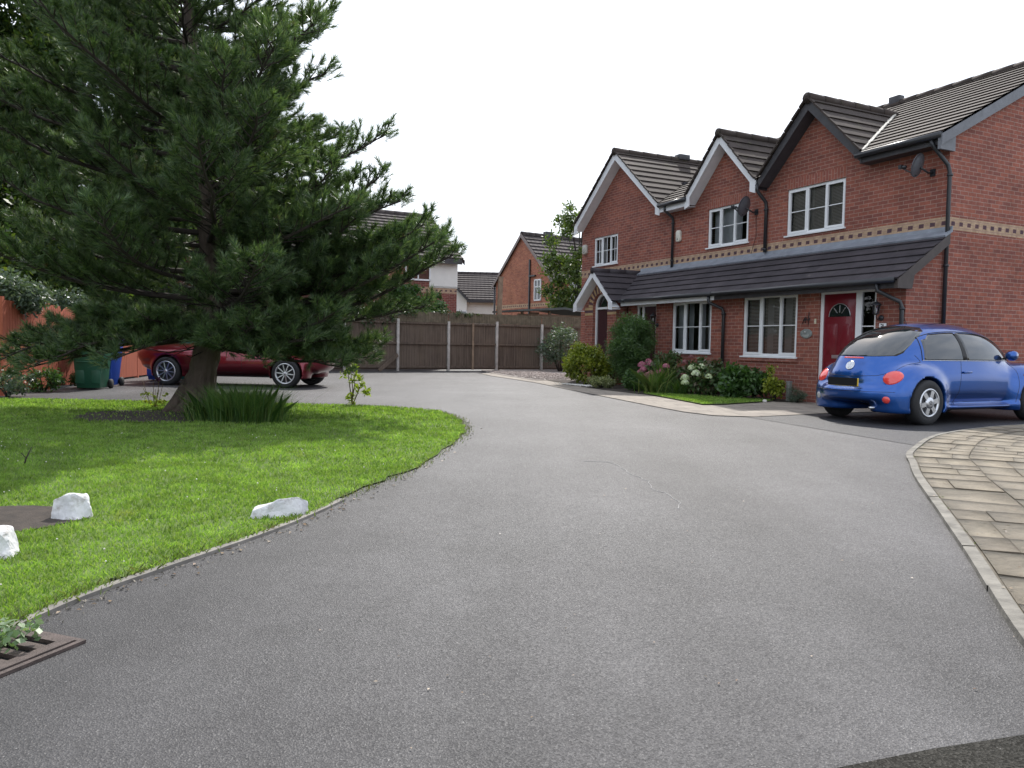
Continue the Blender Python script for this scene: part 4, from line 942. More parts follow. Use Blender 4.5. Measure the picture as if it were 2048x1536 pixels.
# ---------------------------------------------------------------- the pine
def pine():
    r_ = np.random.default_rng(42); t = empty('pine_tree', (TREE[0], TREE[1], 0), 0, 'tall dark green pine with bare leaning trunk on the lawn', 'tree')
    TP = [(-.02, .0, -.05), (0, 0, .0), (.03, .0, .25), (.10, 0, .55), (.20, 0, 1.0), (.26, .02, 1.6), (.20, .03, 2.4), (.12, .03, 3.2), (.0, .02, 4.2), (-.06, 0, 5.2), (-.05, 0, 6.5), (-.02, 0, 8.0), (0, 0, 9.6)]
    TR = [.40, .325, .24, .195, .175, .16, .145, .13, .115, .10, .075, .045, .012]
    TP0 = TP; zz = np.array([p[2] for p in TP]); zs_ = np.concatenate([np.linspace(-.05, 2.6, 46), np.linspace(2.7, 9.6, 40)])
    m_ = MB(); m_.tube([(np.interp(z_, zz, [p[0] for p in TP]), np.interp(z_, zz, [p[1] for p in TP]), z_) for z_ in zs_], [float(np.interp(z_, zz, TR)) for z_ in zs_], 30)
    for a in (.3, 1.7, 2.7, 3.9, 5.1): m_.tube([(.05*math.cos(a), .05*math.sin(a), .42), (.30*math.cos(a), .26*math.sin(a), .14), (.55*math.cos(a), .5*math.sin(a), -.03)], [.13, .11, .03], 8)
    m_.tube([(.20, -.02, 2.2), (.45, -.05, 2.7), (.55, -.05, 3.4), (.60, -.02, 4.4), (.66, 0, 5.6)], [.085, .08, .07, .05, .02], 9)
    V_ = np.array(m_.v); q_ = V_*np.array([9, 9, 2.2]); d_ = .018*np.sin(q_[:, 0]*3.1+q_[:, 2]*1.3)*np.sin(q_[:, 1]*2.7+q_[:, 2])+.012*np.sin(q_[:, 0]*7+q_[:, 1]*6+q_[:, 2]*5)
    V_[:, :2] += (V_[:, :2]-np.array([np.interp(V_[:, 2], [p[2] for p in TP0], [p[0] for p in TP0]), V_[:, 2]*0]).T)*(d_*4)[:, None]; m_.v = [tuple(v) for v in V_]
    tr = m_.build('trunk', barkm, t, smooth=True)
    tx = np.array([[p[2], p[0], p[1]] for p in TP])
    prof = np.array([(.75, 2.6), (1.0, 3.3), (1.35, 3.5), (1.7, 3.5), (2.3, 3.0), (3.0, 2.75), (3.6, 2.95), (4.2, 2.5), (5.0, 2.15), (6.2, 1.85), (7.2, 1.5), (8.2, .95), (9.2, .4)])
    BR = []; SH = []
    z = 1.22; k = 0; dz = .078
    while z < 9.3:
        az = k*2.39996+r_.normal(0, .25); L = np.interp(z, prof[:, 0], prof[:, 1])*r_.uniform(.72, 1.04)
        if z < 1.3 and math.cos(az) < -.2: L *= .85
        if z < 1.25 and math.sin(az) < -.45: L *= .7
        if z < 1.15 and math.cos(az) > .3: L = min(L, 2.5)
        FX = [(1.30, .04, 3.5, 1.1), (1.45, -.25, 3.4, .95), (1.62, .18, 3.3, 1.0), (1.85, -.05, 3.15, .85), (1.0, -.7, 2.3, .05), (1.12, -.95, 2.1, .12), (.98, -1.25, 1.7, .05), (1.2, -.6, 2.6, .2), (1.02, .05, 2.35, .05), (1.08, -.45, 2.2, .02), (1.12, -.15, 1.9, .1),
              (1.18, 3.25, 2.5, -.40), (1.10, 3.6, 2.3, -.45), (1.28, 2.95, 2.6, -.35), (1.22, 3.95, 2.2, -.5), (1.30, 3.45, 2.6, -.55), (1.28, 3.15, 2.8, -.55), (1.2, 4.3, 1.7, -.4), (1.05, .0, 2.3, -.25), (1.0, -.5, 2.4, -.3), (1.05, -1.0, 2.0, -.25), (1.1, .3, 2.2, -.2), (2.35, .0, 2.8, .75), (2.05, .18, 2.8, .65), (2.6, -.22, 2.6, .75), (1.75, .02, 2.6, .5), (2.2, -.4, 2.7, .6), (1.9, -.2, 2.9, .6)]
        fixed = None
        if z < 1.62 and math.cos(az) < -.1: L = min(L, 1.25)
        if k < len(FX): z_, az, L, fixed = FX[k]; zs, z = z, z_
        d = np.array([math.cos(az), math.sin(az), 0]); b0 = np.array([np.interp(z, tx[:, 0], tx[:, 1]), np.interp(z, tx[:, 0], tx[:, 2]), z])
        dr = .0 if z > 1.2 else -.06; rise = r_.uniform(.20, .34)*L*(1 if z < 6 else 1.4)*(1 if z > 1.3 else .35)
        rise = rise if fixed is None else fixed
        sd_ = np.array([-d[1], d[0], 0]); bend = r_.normal(0, .09)*L
        n = 9; pts = []
        for i in range(n+1):
            u = i/n; pts.append(b0+d*(L*u)+sd_*bend*math.sin(u*2.2)+np.array([0, 0, rise*(u**2.2)+dr*L*math.sin(math.pi*u)*.8])+(r_.normal(0, .018, 3)*u*L*.4))
        pts = np.array(pts); r0 = .012+.0115*L; BR.append((pts, [r0*(1-.85*i/n)+.003 for i in range(n+1)]))
        # secondary branchlets
        m2 = int(L/.088)
        for j in range(m2):
            u = .17+.83*(j+r_.uniform(0, 1))/m2
            if u > 1: u = 1
            p = np.array([np.interp(u*n, range(n+1), pts[:, q]) for q in range(3)]); tan = pts[min(n, int(u*n)+1)]-pts[max(0, int(u*n)-1)]; tan /= np.linalg.norm(tan)
            s_ = 1 if j % 2 else -1; l2 = L*(.34*(1.12-u))*r_.uniform(.6, 1.25)+.12; dv = tan*r_.uniform(.5, .95)+sd_*s_*r_.uniform(.5, 1.0)+np.array([0, 0, r_.uniform(.0, .38)]); dv /= np.linalg.norm(dv)
            q2 = [p, p+dv*l2*.5+np.array([0, 0, .01]), p+dv*l2+np.array([0, 0, .16*l2+.03])]; BR.append((np.array(q2), [.010, .007, .004]))
            ns = max(3, int(l2/.075))
            for c in range(ns):
                v = .22+.78*(c+.6)/ns; pp = p+dv*l2*v+np.array([0, 0, .16*l2*v*v]); sdv = dv*r_.uniform(.5, 1)+r_.normal(0, .42, 3)+np.array([0, 0, r_.uniform(.25, .75)]); SH.append((pp, sdv/np.linalg.norm(sdv), r_.uniform(.08, .15)))
        for c in range(3):
            sdv = (pts[-1]-pts[-2]); sdv = sdv/np.linalg.norm(sdv)+r_.normal(0, .25, 3)+np.array([0, 0, .5]); SH.append((pts[-1]-np.array([0, 0, .05*c]), sdv/np.linalg.norm(sdv), .22))
        if fixed is not None: z = zs-dz*.0001; k += 1; continue
        z += dz*r_.uniform(.6, 1.4)*(1 if z < 6 else 1.25); k += 1
    # dead inner twigs
    for i in range(70):
        z = r_.uniform(.9, 5); az = r_.uniform(0, 6.28); b0 = np.array([np.interp(z, tx[:, 0], tx[:, 1]), np.interp(z, tx[:, 0], tx[:, 2]), z]); d = np.array([math.cos(az), math.sin(az), r_.uniform(-.3, .2)]); l = r_.uniform(.4, 1.1)
        BR.append((np.array([b0, b0+d*l*.5+r_.normal(0, .05, 3), b0+d*l+r_.normal(0, .12, 3)]), [.012, .008, .003]))
    m_ = MB()
    for p, r in BR: m_.tube([tuple(q) for q in p], r, 5, cap=False)
    m_.build('branches', twig, t, smooth=True)
    # needles
    n = len(SH); P = np.array([s_[0] for s_ in SH]); D = np.array([s_[1] for s_ in SH]); LN = np.array([s_[2] for s_ in SH]); K = 50
    P = np.repeat(P, K, 0); D = np.repeat(D, K, 0); LN = np.repeat(LN, K); M = len(P)
    along = r_.uniform(0, 1, M)**.8; B = P+D*(LN*along)[:, None]; rv = r_.normal(0, 1, (M, 3)); rv -= D*np.sum(rv*D, 1)[:, None]; rv /= np.linalg.norm(rv, axis=1)[:, None]
    ang = r_.uniform(.35, 1.0, M)*(1.15-.5*along); nd = D*np.cos(ang)[:, None]+rv*np.sin(ang)[:, None]; nl = r_.uniform(.085, .14, M)
    sdv = np.cross(nd, r_.normal(0, 1, (M, 3))); sdv /= np.linalg.norm(sdv, axis=1)[:, None]; wd = r_.uniform(.0032, .0055, M)[:, None]
    V = np.stack([B-sdv*wd, B+sdv*wd, B+nd*nl[:, None]], 1).reshape(-1, 3); F = np.arange(M*3).reshape(M, 3)
    print('PINE shoots', n, 'needles', M)
    fast('needles', V, F, L_pine, t)
pine()

# ---------------------------------------------------------------- background trees
tg = 'broadleaf trees behind the red fence'
broadleaf('broadleaf_tree', 'huge dark leafy tree filling the left edge behind the red fence', -15.6, 20.5, 13, (0, 0, 7.6, 3.7, 3.2, 6.2), 130, .85, 80000, .10, L_dark, 101, .3, tg)
broadleaf('broadleaf_tree', 'dark leafy tree behind the red fence, partly covered by the pine', -12.9, 25.5, 13, (0, 0, 7.2, 3.2, 3.0, 6.6), 130, .8, 80000, .105, L_dark, 111, .28, tg)
broadleaf('broadleaf_tree', 'dark tree at the corner of the two fences, mostly hidden behind the pine trunk', -12.2, 31.5, 11, (.4, 0, 6.0, 2.6, 2.5, 5.6), 90, .8, 42000, .11, L_dark, 121, .22, tg)
broadleaf('broadleaf_tree', 'dark background tree standing farthest left behind the other leafy trees', -22, 29, 13, (0, 0, 7.2, 5, 4, 6.6), 110, 1.2, 40000, .15, L_dark, 131, .3, tg)
broadleaf('garden_tree', 'pale green airy tree rising behind the far end house corner', 3.2, 38.5, 9, (0, 0, 5.2, 1.85, 1.6, 3.3), 60, .55, 12000, .085, L_birch, 141, .1, cat='tree', shell=.8)
shrub('overhanging_shrub', 'pale green shrub spilling over the near end of the red fence', 'shrub', -9.55, 14.4, (.8, .9, .45), 22, .3, 5200, .045, L_grey, 151, z0=1.35)
shrub('overhanging_shrub', 'pale green shrub tops showing over the middle of the red fence', 'shrub', -10.1, 17.6, (.7, .8, .35), 16, .25, 3200, .045, L_grey, 153, z0=1.45)
broadleaf('garden_bush', 'tall yellow green bush behind the back fence, seen through the pine', -8.3, 33.0, 5, (0, 0, 2.9, 2.6, 1.4, 2.3), 60, .6, 20000, .085, L_birch, 161, .1, cat='bush')
broadleaf('garden_bush', 'leafy bush behind the back fence below the brown tiled roof', -4.3, 32.4, 3.4, (0, 0, 2.2, 1.5, .8, 1.35), 34, .4, 9000, .07, L_mid, 165, .07, cat='bush')

# ---------------------------------------------------------------- fences
fw = NT('weathered_fence_wood'); _mp = fw.n('Mapping'); _mp.inputs['Scale'].default_value = (14, 14, .7); fw.l(fw.tc(), _mp.inputs[0])
fw.col(fw.mix(fw.ramp(fw.noise(1, 5, .7, vec=_mp.outputs[0]), [(.3, 0), (.7, 1)]), fw.mix(fw.ramp(fw.noise(1.1, 3), [(.35, 0), (.65, 1)]), (.050, .036, .027), (.105, .078, .054)), (.15, .115, .09))); fw.rough(.9); fwood = fw.mat
fgreen = plain('mossy_fence_top', (.125, .105, .072), .9, .35, 5)
FO = Vector((-6.16, 28.4, 0)); fang = math.atan2(.464, .886)
bf = empty('back_fence', FO, fang, 'long brown vertical board fence with concrete posts across the back of the close', 'fence')
xs = [-8.2, -6.15, -4.1, -2.05, 0, 2.05, 4.12, 6.22, 8.3, 10.4, 12.5]
for i in range(len(xs)-1):
    a, b = xs[i]+.05, xs[i+1]-.05; m_ = MB(); x = a; rj = random.Random(i)
    while x < b-.02:
        e = min(x+.105, b); m_.box(x, e-.006, .012+rj.uniform(0, .008), .03+rj.uniform(0, .008), .06, 1.86+rj.uniform(-.004, .004)); x = e
    for z in (.16, 1.06, 1.84): m_.box(a, b, -.045, .008, z-.035, z+.035)
    m_.build('fence_panel', fwood, bf); m_ = MB(); x = a-.04; 
    while x < b+.04:
        e = min(x+.11, b+.04); m_.box(x, e-.006, -.012+rj.uniform(0, .008), .008, 1.88, 2.27+rj.uniform(-.008, .008)); x = e
    m_.box(a-.05, b+.05, .012, .05, 2.17, 2.23)
    m_.build('top_board', fgreen if i > 4 else fwood, bf)
for i, x in enumerate(xs): m_ = MB(); m_.box(x-.05, x+.05, -.06, .05, 0, 1.98 if i % 2 else 1.93); m_.build('concrete_post', concrete, bf, bevel=.008)
m_ = MB(); m_.box(5.12, 5.2, -.05, .0, .05, 1.9); m_.build('timber_post', timber, bf)
t = tag(MB().beam((1.2, -.35, .02), (2.02, -.1, .62), .04, .14).build('leaning_plank', fwood), 'short weathered plank leaning against a concrete post of the back fence', 'plank'); t.location = FO; t.rotation_euler = (0, 0, fang)
# ivy over the fence
C = [(x, random.uniform(-.15, .25), 2.25+random.uniform(-.25, .3)*max(.25, (5.2-x)/10)) for x in np.linspace(-8, 5.4, 70)]+[(x, random.uniform(-.1, .1), random.uniform(1.75, 2.2)) for x in np.linspace(-4, 1.8, 22)]
rad = [.12+.032*max(0, 5.4-c[0]) for c in C]
iv = empty('ivy', FO, fang, 'dark ivy spilling over the top of the back fence', 'ivy'); V, F = leaves(C, rad, 15000, .05, 171, up=.1); fast('foliage', V, F, L_ivy, iv)
m_ = MB()
for i in range(24): x = random.uniform(-7, 5); m_.tube([(x, .06, 1.0), (x+.1, .05, 1.7), (x+.25, .02, 2.2)], .008, 4)
m_.build('stem', twig, iv)
# red fence
rw = NT('red_stained_wood'); _mp = rw.n('Mapping'); _mp.inputs['Scale'].default_value = (10, 10, .8); rw.l(rw.tc(), _mp.inputs[0])
rw.col(rw.mix(rw.ramp(rw.noise(1.2, 5, .7, vec=_mp.outputs[0]), [(.3, 0), (.7, 1)]), (.29, .066, .032), (.44, .115, .058))); rw.rough(.75); rwood = rw.mat
RO = Vector((-9.03, 13.75, 0)); rang = math.atan2(8.35, -1.30)
rf_ = empty('red_fence', RO, rang, 'orange red board fence with scalloped top along the left side', 'fence')
def rtop(s_): return 1.70 if s_ < 2.4 else 1.46+.24*abs(math.sin(math.pi*(s_-2.4)/.92))**.75
for i in range(6):
    a, b = i*1.84, (i+1)*1.84; m_ = MB(); x = a+.04
    while x < b-.03:
        e = min(x+.10, b); zt = rtop(x+.05); zl, zr_ = rtop(x), rtop(e); m_.prism([(x, .05), (e-.008, .05), (e-.008, zr_), (x, zl)], 'y', -.012, .012); x = e
    for z in (.3, 1.2): m_.box(a, b, .013, .06, z-.04, z+.04)
    m_.build('fence_panel', rwood, rf_)
for i in range(7): m_ = MB(); m_.box(i*1.84-.045, i*1.84+.035, -.02, .075, 0, 1.76); m_.build('post', rwood, rf_)
# clutter of low growth at the foot of the red fence
for (x, y, s_, lab, seed, mt) in ((-8.75, 13.45, .38, 'nearest weedy clump at the foot of the red fence', 181, L_grey), (-9.02, 14.9, .34, 'straggly green weeds against the red fence near its middle', 183, L_mid), (-9.0, 16.3, .25, 'low weeds against the red fence just before the green bin', 185, L_mid)):
    shrub('weed_clump', lab, 'weeds', x, y, (s_, s_*1.3, s_*.7), 16, .14, 1500, .03, mt, seed, group='weeds along the red fence')
shrub('climbing_plant', 'yellow green climber on the red fence above the bins', 'climber', -9.35, 16.9, (.22, .6, .42), 12, .16, 1100, .04, L_yel, 187, z0=.8)

# ---------------------------------------------------------------- background houses
def ground_house(name, label, corner, ang, Lx, Dy, ez, pitch_axis, rz, wallm, roofm, mat_low=None, zsplit=None):
    pass
bang = YAW+math.pi/2+.08
# H3: orange brick gable house
C3 = Vector((2.05, 42.4, 0)); t = empty('background_house', C3, R(32), 'orange brick gabled house with narrow window beyond the fence, right of the white house', 'house', 'houses beyond the back fence')
# local x along right-back wall, y = back-left along gable
m_ = MB(); G = 5.9
m_.face([(0, 0, 0), (0, G, 0), (0, G, 4.75), (0, 0, 4.75)]); m_.face([(0, 0, 4.75), (0, G, 4.75), (0, G/2, 7.35)]); m_.face([(0, 0, 0), (9, 0, 0), (9, 0, 4.75), (0, 0, 4.75)]); m_.face([(0, G, 0), (9, G, 0), (9, G, 4.75), (0, G, 4.75)]); m_.face([(9, 0, 0), (9, G, 0), (9, G, 4.75), (9, G/2, 7.35), (9, 0, 4.75)])
m_.build('wall', brick_far, t); m_ = MB()
rows(m_, [(-.12, -.25, 4.62), (9, -.25, 4.62), (9, G/2, 7.45), (-.12, G/2, 7.45)], (1, 0, 0), g=.34, th=.05); rows(m_, [(-.12, G+.25, 4.62), (9, G+.25, 4.62), (9, G/2, 7.45), (-.12, G/2, 7.45)], (1, 0, 0), g=.34, th=.05); ridge(m_, (-.12, G/2, 7.5), (9, G/2, 7.5), .14); m_.build('roof', pan1, t)
m_ = MB(); 
for (ya, yb) in ((-.28, G/2), (G+.28, G/2)): m_.prism([(ya, 4.62), (yb, 7.46), (yb, 7.24), (ya, 4.40)], 'x', -.16, -.13)
m_.build('bargeboard', plain('grey_bargeboard', (.22, .18, .17), .7), t)
m_ = MB(); m_.box(-.1, -.02, 2.05, 2.14, 2.0, 5.9); m_.box(-.12, -.02, 1.5, 2.14, 4.92, 5.0); m_.build('soil_pipe', blackp, t); m_ = MB(); m_.tube([(-.06, -.06, .1), (-.06, -.06, 4.6)], .05, 8); m_.tube([(-.06, G+.05, .1), (-.06, G+.05, 4.6)], .05, 8); m_.build('downpipe', blackp, t)
m_ = MB(); y0_, y1_, z0_, z1_ = .95, 1.65, 3.55, 4.75
for a in ((y0_, y0_+.07, z0_, z1_), (y1_-.07, y1_, z0_, z1_), (y0_, y1_, z0_, z0_+.07), (y0_, y1_, z1_-.07, z1_), (1.27, 1.33, z0_, z1_), (y0_, y1_, 4.3, 4.35)): m_.box(-.05, -.005, *a)
wn = m_.build('window', white, t); m_ = MB(); m_.face([(-.02, y0_, z0_), (-.02, y1_, z0_), (-.02, y1_, z1_), (-.02, y0_, z1_)]); m_.build('glass_pane', carglass, wn)
m_ = MB()
for x in (1.2, 3.0): 
    for a in ((x, x+.08, 3.5, 4.6), (x+.9, x+.98, 3.5, 4.6), (x, x+.98, 3.5, 3.58), (x, x+.98, 4.52, 4.6), (x+.45, x+.5, 3.5, 4.6)): m_.box(a[0], a[1], -.05, -.005, a[2], a[3])
wn = m_.build('window', white, t); m_ = MB()
for x in (1.2, 3.0): m_.face([(x, -.02, 3.5), (x+.98, -.02, 3.5), (x+.98, -.02, 4.6), (x, -.02, 4.6)])
m_.build('glass_pane', carglass, wn)
m_ = MB(); m_.box(1.5, 2.0, G/2-.15, G/2+.15, 7.4, 7.7); m_.build('ridge_vent', darkbd, t)
# H2: white rendered house with dark roof
t = empty('background_house', (-4.3, 55, 0), R(4), 'white rendered house with dark tiled roof between the other two beyond the fence', 'house', 'houses beyond the back fence')
m_ = MB(); m_.face([(-4, 0, 0), (8, 0, 0), (8, 0, 4.35), (-4, 0, 4.35)]); m_.face([(-3, -1.2, 0), (1.0, -1.2, 0), (1.0, -1.2, 4.2), (-1, -1.2, 6.3), (-3, -1.2, 4.2)]); m_.face([(1, -1.2, 0), (1, 0, 0), (1, 0, 4.3), (1, -1.2, 4.3)]); m_.build('wall', render_w, t)
m_ = MB(); rows(m_, [(-4, -.35, 4.2), (8, -.35, 4.2), (8, 3.2, 6.35), (-4, 3.2, 6.35)], (1, 0, 0), g=.34, th=.05); rows(m_, [(1.15, -1.5, 4.1), (-1, -1.5, 6.35), (-1, 3, 6.35), (1.15, .2, 4.1)], (0, 1, 0), g=.34, th=.05); ridge(m_, (-4, 3.2, 6.4), (8, 3.2, 6.4), .14); m_.build('roof', pan1, t)
m_ = MB(); m_.prism([(1.2, 4.05), (-1, 6.32), (-1, 6.1), (1.2, 3.85)], 'y', -1.56, -1.5); m_.box(-4, 8, -.4, -.34, 4.0, 4.22); m_.build('bargeboard', darkbd, t)
m_ = MB()
for (x, y, z) in ((.15, -1.23, 1.5), (7.0-1.0, -.03, 1.55)):
    for a in ((x, x+.08, z, z+1.9), (x+.8, x+.88, z, z+1.9), (x, x+.88, z, z+.08), (x, x+.88, z+1.82, z+1.9), (x, x+.88, z+1.1, z+1.16)): m_.box(a[0], a[1], y-.03, y, a[2], a[3])
wn = m_.build('window', white, t); m_ = MB()
for (x, y, z) in ((.15, -1.22, 1.5), (6.0, -.02, 1.55)): m_.face([(x, y, z), (x+.88, y, z), (x+.88, y, z+1.9), (x, y, z+1.9)])
m_.build('glass_pane', carglass, wn); m_ = MB(); m_.box(3.2, 3.5, -.1, -.005, 3.3, 3.6); m_.build('alarm_case', plain('orange_case', (.6, .2, .08), .6), t)
# H1: brick and white house behind the pine
t = empty('background_house', (-2.5, 34.3, 0), R(208), 'brick house with white upper wall and brown roof behind the pine branches', 'house', 'houses beyond the back fence')
# local x runs from right corner to the left and toward the camera; local y outwards toward the viewer is -? use y negative = back
m_ = MB(); Lh = 12
br2 = brickmat('red_brick_back', (.23, .065, .05), (.16, .05, .045), MO, band=(3.26, 3.485))
m_.face([(0, 0, 0), (Lh, 0, 0), (Lh, 0, 3.5), (0, 0, 3.5)]); m_.face([(1.3, 0, 3.5), (Lh, 0, 3.5), (Lh, 0, 4.85), (1.3, 0, 4.85)]); m_.face([(0, 0, 0), (0, -7, 0), (0, -7, 4.85), (0, -3.5, 7.0), (0, 0, 4.85)]); m_.build('wall', br2, t)
m_ = MB(); m_.face([(-.02, .02, 3.5), (1.3, .02, 3.5), (1.3, .02, 4.85), (-.02, .02, 4.85)]); m_.box(-.02, 1.3, -.01, .02, 3.49, 3.56); m_.build('render_panel', render_w, t)
m_ = MB(); rows(m_, [(-.15, .35, 4.75), (Lh, .35, 4.75), (Lh, -3.5, 7.1), (-.15, -3.5, 7.1)], (1, 0, 0), g=.34, th=.05); m_.face([(-.15, -3.5, 7.1), (Lh, -3.5, 7.1), (Lh, -7.3, 4.75), (-.15, -7.3, 4.75)]); ridge(m_, (-.15, -3.5, 7.15), (Lh, -3.5, 7.15), .14); m_.build('roof', pan1, t)
m_ = MB(); m_.prism([(.38, 4.72), (-3.5, 7.06), (-3.5, 6.86), (.38, 4.5)], 'x', -.2, -.17); m_.box(-.1, Lh, .30, .34, 4.52, 4.74); m_.build('bargeboard', darkbd, t)
m_ = MB(); x = 1.25; z = 3.75
for a in ((x, x+.07, z, z+1.0), (x+1.1, x+1.17, z, z+1.0), (x, x+1.17, z, z+.07), (x, x+1.17, z+.93, z+1.0), (x+.55, x+.6, z, z+1.)): m_.box(a[0], a[1], .01, .05, a[2], a[3])
wn = m_.build('window', white, t); m_ = MB(); m_.face([(x, .02, z), (x+1.17, .02, z), (x+1.17, .02, z+1.0), (x, .02, z+1.0)]); m_.build('glass_pane', carglass, wn)
m_ = MB(); m_.box(2.6, 3.0, -3.7, -3.3, 7.1, 7.35); m_.build('ridge_vent', darkbd, t)
# shelter roof and tall post beyond the fence
t = empty('garden_shelter', (.2, 34.6, 0), R(27), 'low timber shelter with dark sloping roof behind the back fence', 'shelter')
m_ = MB(); 
for x in (.2, 1.6, 3.3, 4.9): m_.box(x, x+.1, 0, .1, 0, 2.62 if x < 2 else 2.45)
m_.box(0, 5.2, -.02, .02, 2.36, 2.46); m_.box(.7, 1.2, .2, .25, 1.2, 2.55); m_.build('frame', timber, t)
m_ = MB(); m_.prism([(-.2, 2.62), (2.2, 2.80), (5.4, 2.42), (5.4, 2.36), (2.2, 2.70), (-.2, 2.54)], 'y', -.4, 2.2); m_.build('shelter_roof', plain('felt_roof', (.09, .10, .095), .9), t)
m_ = MB(); m_.box(-.09, .09, -.05, .05, 0, 3.82); m_.box(-.12, .12, -.06, .06, 3.80, 3.84); t = m_.build('timber_post', timber); t.location = (-.62, 31.9, 0); t.rotation_euler = (0, R(1.5), R(27)); tag(t, 'tall square timber post sticking up above the back fence', 'post')
# ---------------------------------------------------------------- cars by implicit surface
def surfnets(f, lo, hi, h):
    lo = np.array(lo, float); n = np.ceil((np.array(hi)-lo)/h).astype(int)+1
    ax = [lo[i]+h*np.arange(n[i]) for i in range(3)]
    X, Y, Z = np.meshgrid(*ax, indexing='ij'); v = f(X, Y, Z); s_ = v < 0
    acc = np.zeros((n[0]-1, n[1]-1, n[2]-1, 3)); cnt = np.zeros((n[0]-1, n[1]-1, n[2]-1)); G = np.stack([X, Y, Z], -1); edges = []
    for a in range(3):
        sl0 = [slice(None)]*3; sl1 = [slice(None)]*3; sl0[a] = slice(0, -1); sl1[a] = slice(1, None); sl0 = tuple(sl0); sl1 = tuple(sl1)
        c = s_[sl0] != s_[sl1]; t = np.where(c, v[sl0]/(v[sl0]-v[sl1]+1e-12), 0); p = G[sl0].copy(); p[..., a] += t*h; p *= c[..., None]
        o = [k for k in range(3) if k != a]
        for i in (0, 1):
            for j in (0, 1):
                ss = [slice(None)]*3; ss[o[0]] = slice(i, n[o[0]]-1+i); ss[o[1]] = slice(j, n[o[1]]-1+j); ss = tuple(ss); acc += p[ss]; cnt += c[ss]
        edges.append(c)
    act = cnt > 0; idx = -np.ones(act.shape, int); idx[act] = np.arange(act.sum()); V = acc[act]/cnt[act][:, None]; F = []
    for a in range(3):
        c = edges[a]; I = np.argwhere(c); o = [k for k in range(3) if k != a]; I = I[(I[:, o[0]] > 0) & (I[:, o[1]] > 0) & (I[:, o[0]] < n[o[0]]-1) & (I[:, o[1]] < n[o[1]]-1)]
        def cell(di, dj): J = I.copy(); J[:, o[0]] -= di; J[:, o[1]] -= dj; return idx[J[:, 0], J[:, 1], J[:, 2]]
        q = np.stack([cell(1, 1), cell(0, 1), cell(0, 0), cell(1, 0)], 1); ins = s_[I[:, 0], I[:, 1], I[:, 2]]; fl = ins if a != 1 else ~ins
        q[~fl] = q[~fl][:, ::-1]; F.append(q)
    return V, np.vstack(F)
def sq(X, Y, Z, c, r, p, s_=None):
    p = p if isinstance(p, (list, tuple)) else (p,)*3; m_ = np.mean(p)
    q = np.abs((X-c[0])/r[0])**p[0]+np.abs((Y-c[1])/r[1])**p[1]+np.abs((Z-c[2])/r[2])**p[2]
    return (q**(1/m_)-1)*(s_ or min(r))
def smin(a, b, k): h = np.clip(.5+.5*(b-a)/k, 0, 1); return b*(1-h)+a*h-k*h*(1-h)
def smax(a, b, k): return -smin(-a, -b, k)
class Body:
    def __init__(s, V, F): s.b = BVHTree.FromPolygons([tuple(v) for v in V], [tuple(int(i) for i in f) for f in F])
    def hit(s, o, d): 
        h = s.b.ray_cast(Vector(o), Vector(d)); return h[0], h[1]
    def proj(s, q, mode):
        # mode: '+x' seen from +x side (q=(y,z)), '-x', 'rear' (q=(x,z)), 'front', 'top' (q=(x,y))
        if mode == '+x': o, d = (3, q[0], q[1]), (-1, 0, 0)
        elif mode == '-x': o, d = (-3, q[0], q[1]), (1, 0, 0)
        elif mode == 'rear': o, d = (q[0], -5, q[1]), (0, 1, 0)
        elif mode == 'front': o, d = (q[0], 5, q[1]), (0, -1, 0)
        else: o, d = (q[0], q[1], 4), (0, 0, -1)
        p, n = s.hit(o, d)
        if p is None: return None, None
        if n.dot(Vector(d)) > 0: n = -n
        return p, n
def patch(body, poly, mode, name, mat, parent, off=.004, K=9, bulge=0, dens=.04):
    P = [np.array(p, float) for p in poly]; Q = []
    for i in range(len(P)):
        a, b = P[i], P[(i+1) % len(P)]; n = max(1, int(np.linalg.norm(b-a)/dens))
        for k in range(n): Q.append(a+(b-a)*k/n)
    c = sum(Q)/len(Q); V = []; F = []; n = len(Q); last = None
    for k in range(K+1):
        t = 1-k/K
        for q in Q:
            p, nn = body.proj(c+(q-c)*max(t, .001), mode)
            if p is None: p, nn = last if last else (Vector((0, 0, 0)), Vector((0, 0, 1)))
            last = (p, nn); V.append(p+nn*(off+bulge*(1-t*t)))
    for q in range(n):
        p, nn = body.proj(Q[q], mode); V.append(V[q]-(nn if nn else Vector((0, 0, 0)))*(off+.012))
    for k in range(K):
        for q in range(n): F.append((k*n+q, k*n+(q+1) % n, (k+1)*n+(q+1) % n, (k+1)*n+q))
    b = (K+1)*n
    for q in range(n): F.append((q, b+q, b+(q+1) % n, (q+1) % n))
    return fast(name, [tuple(v) for v in V], F, mat, parent, smooth=True)
def seam(body, lines, mode, name, mat, parent, r=.003, off=0):
    m_ = MB()
    for L in lines:
        pts = []
        for i in range(len(L)-1):
            a, b = np.array(L[i], float), np.array(L[i+1], float); n = max(1, int(np.linalg.norm(b-a)/.03))
            for k in range(n+(i == len(L)-2)):
                p, nn = body.proj(a+(b-a)*k/n, mode)
                if p is not None: pts.append(p+nn*off)
        if len(pts) > 1: m_.tube(pts, r, 5)
    return m_.build(name, mat, parent)
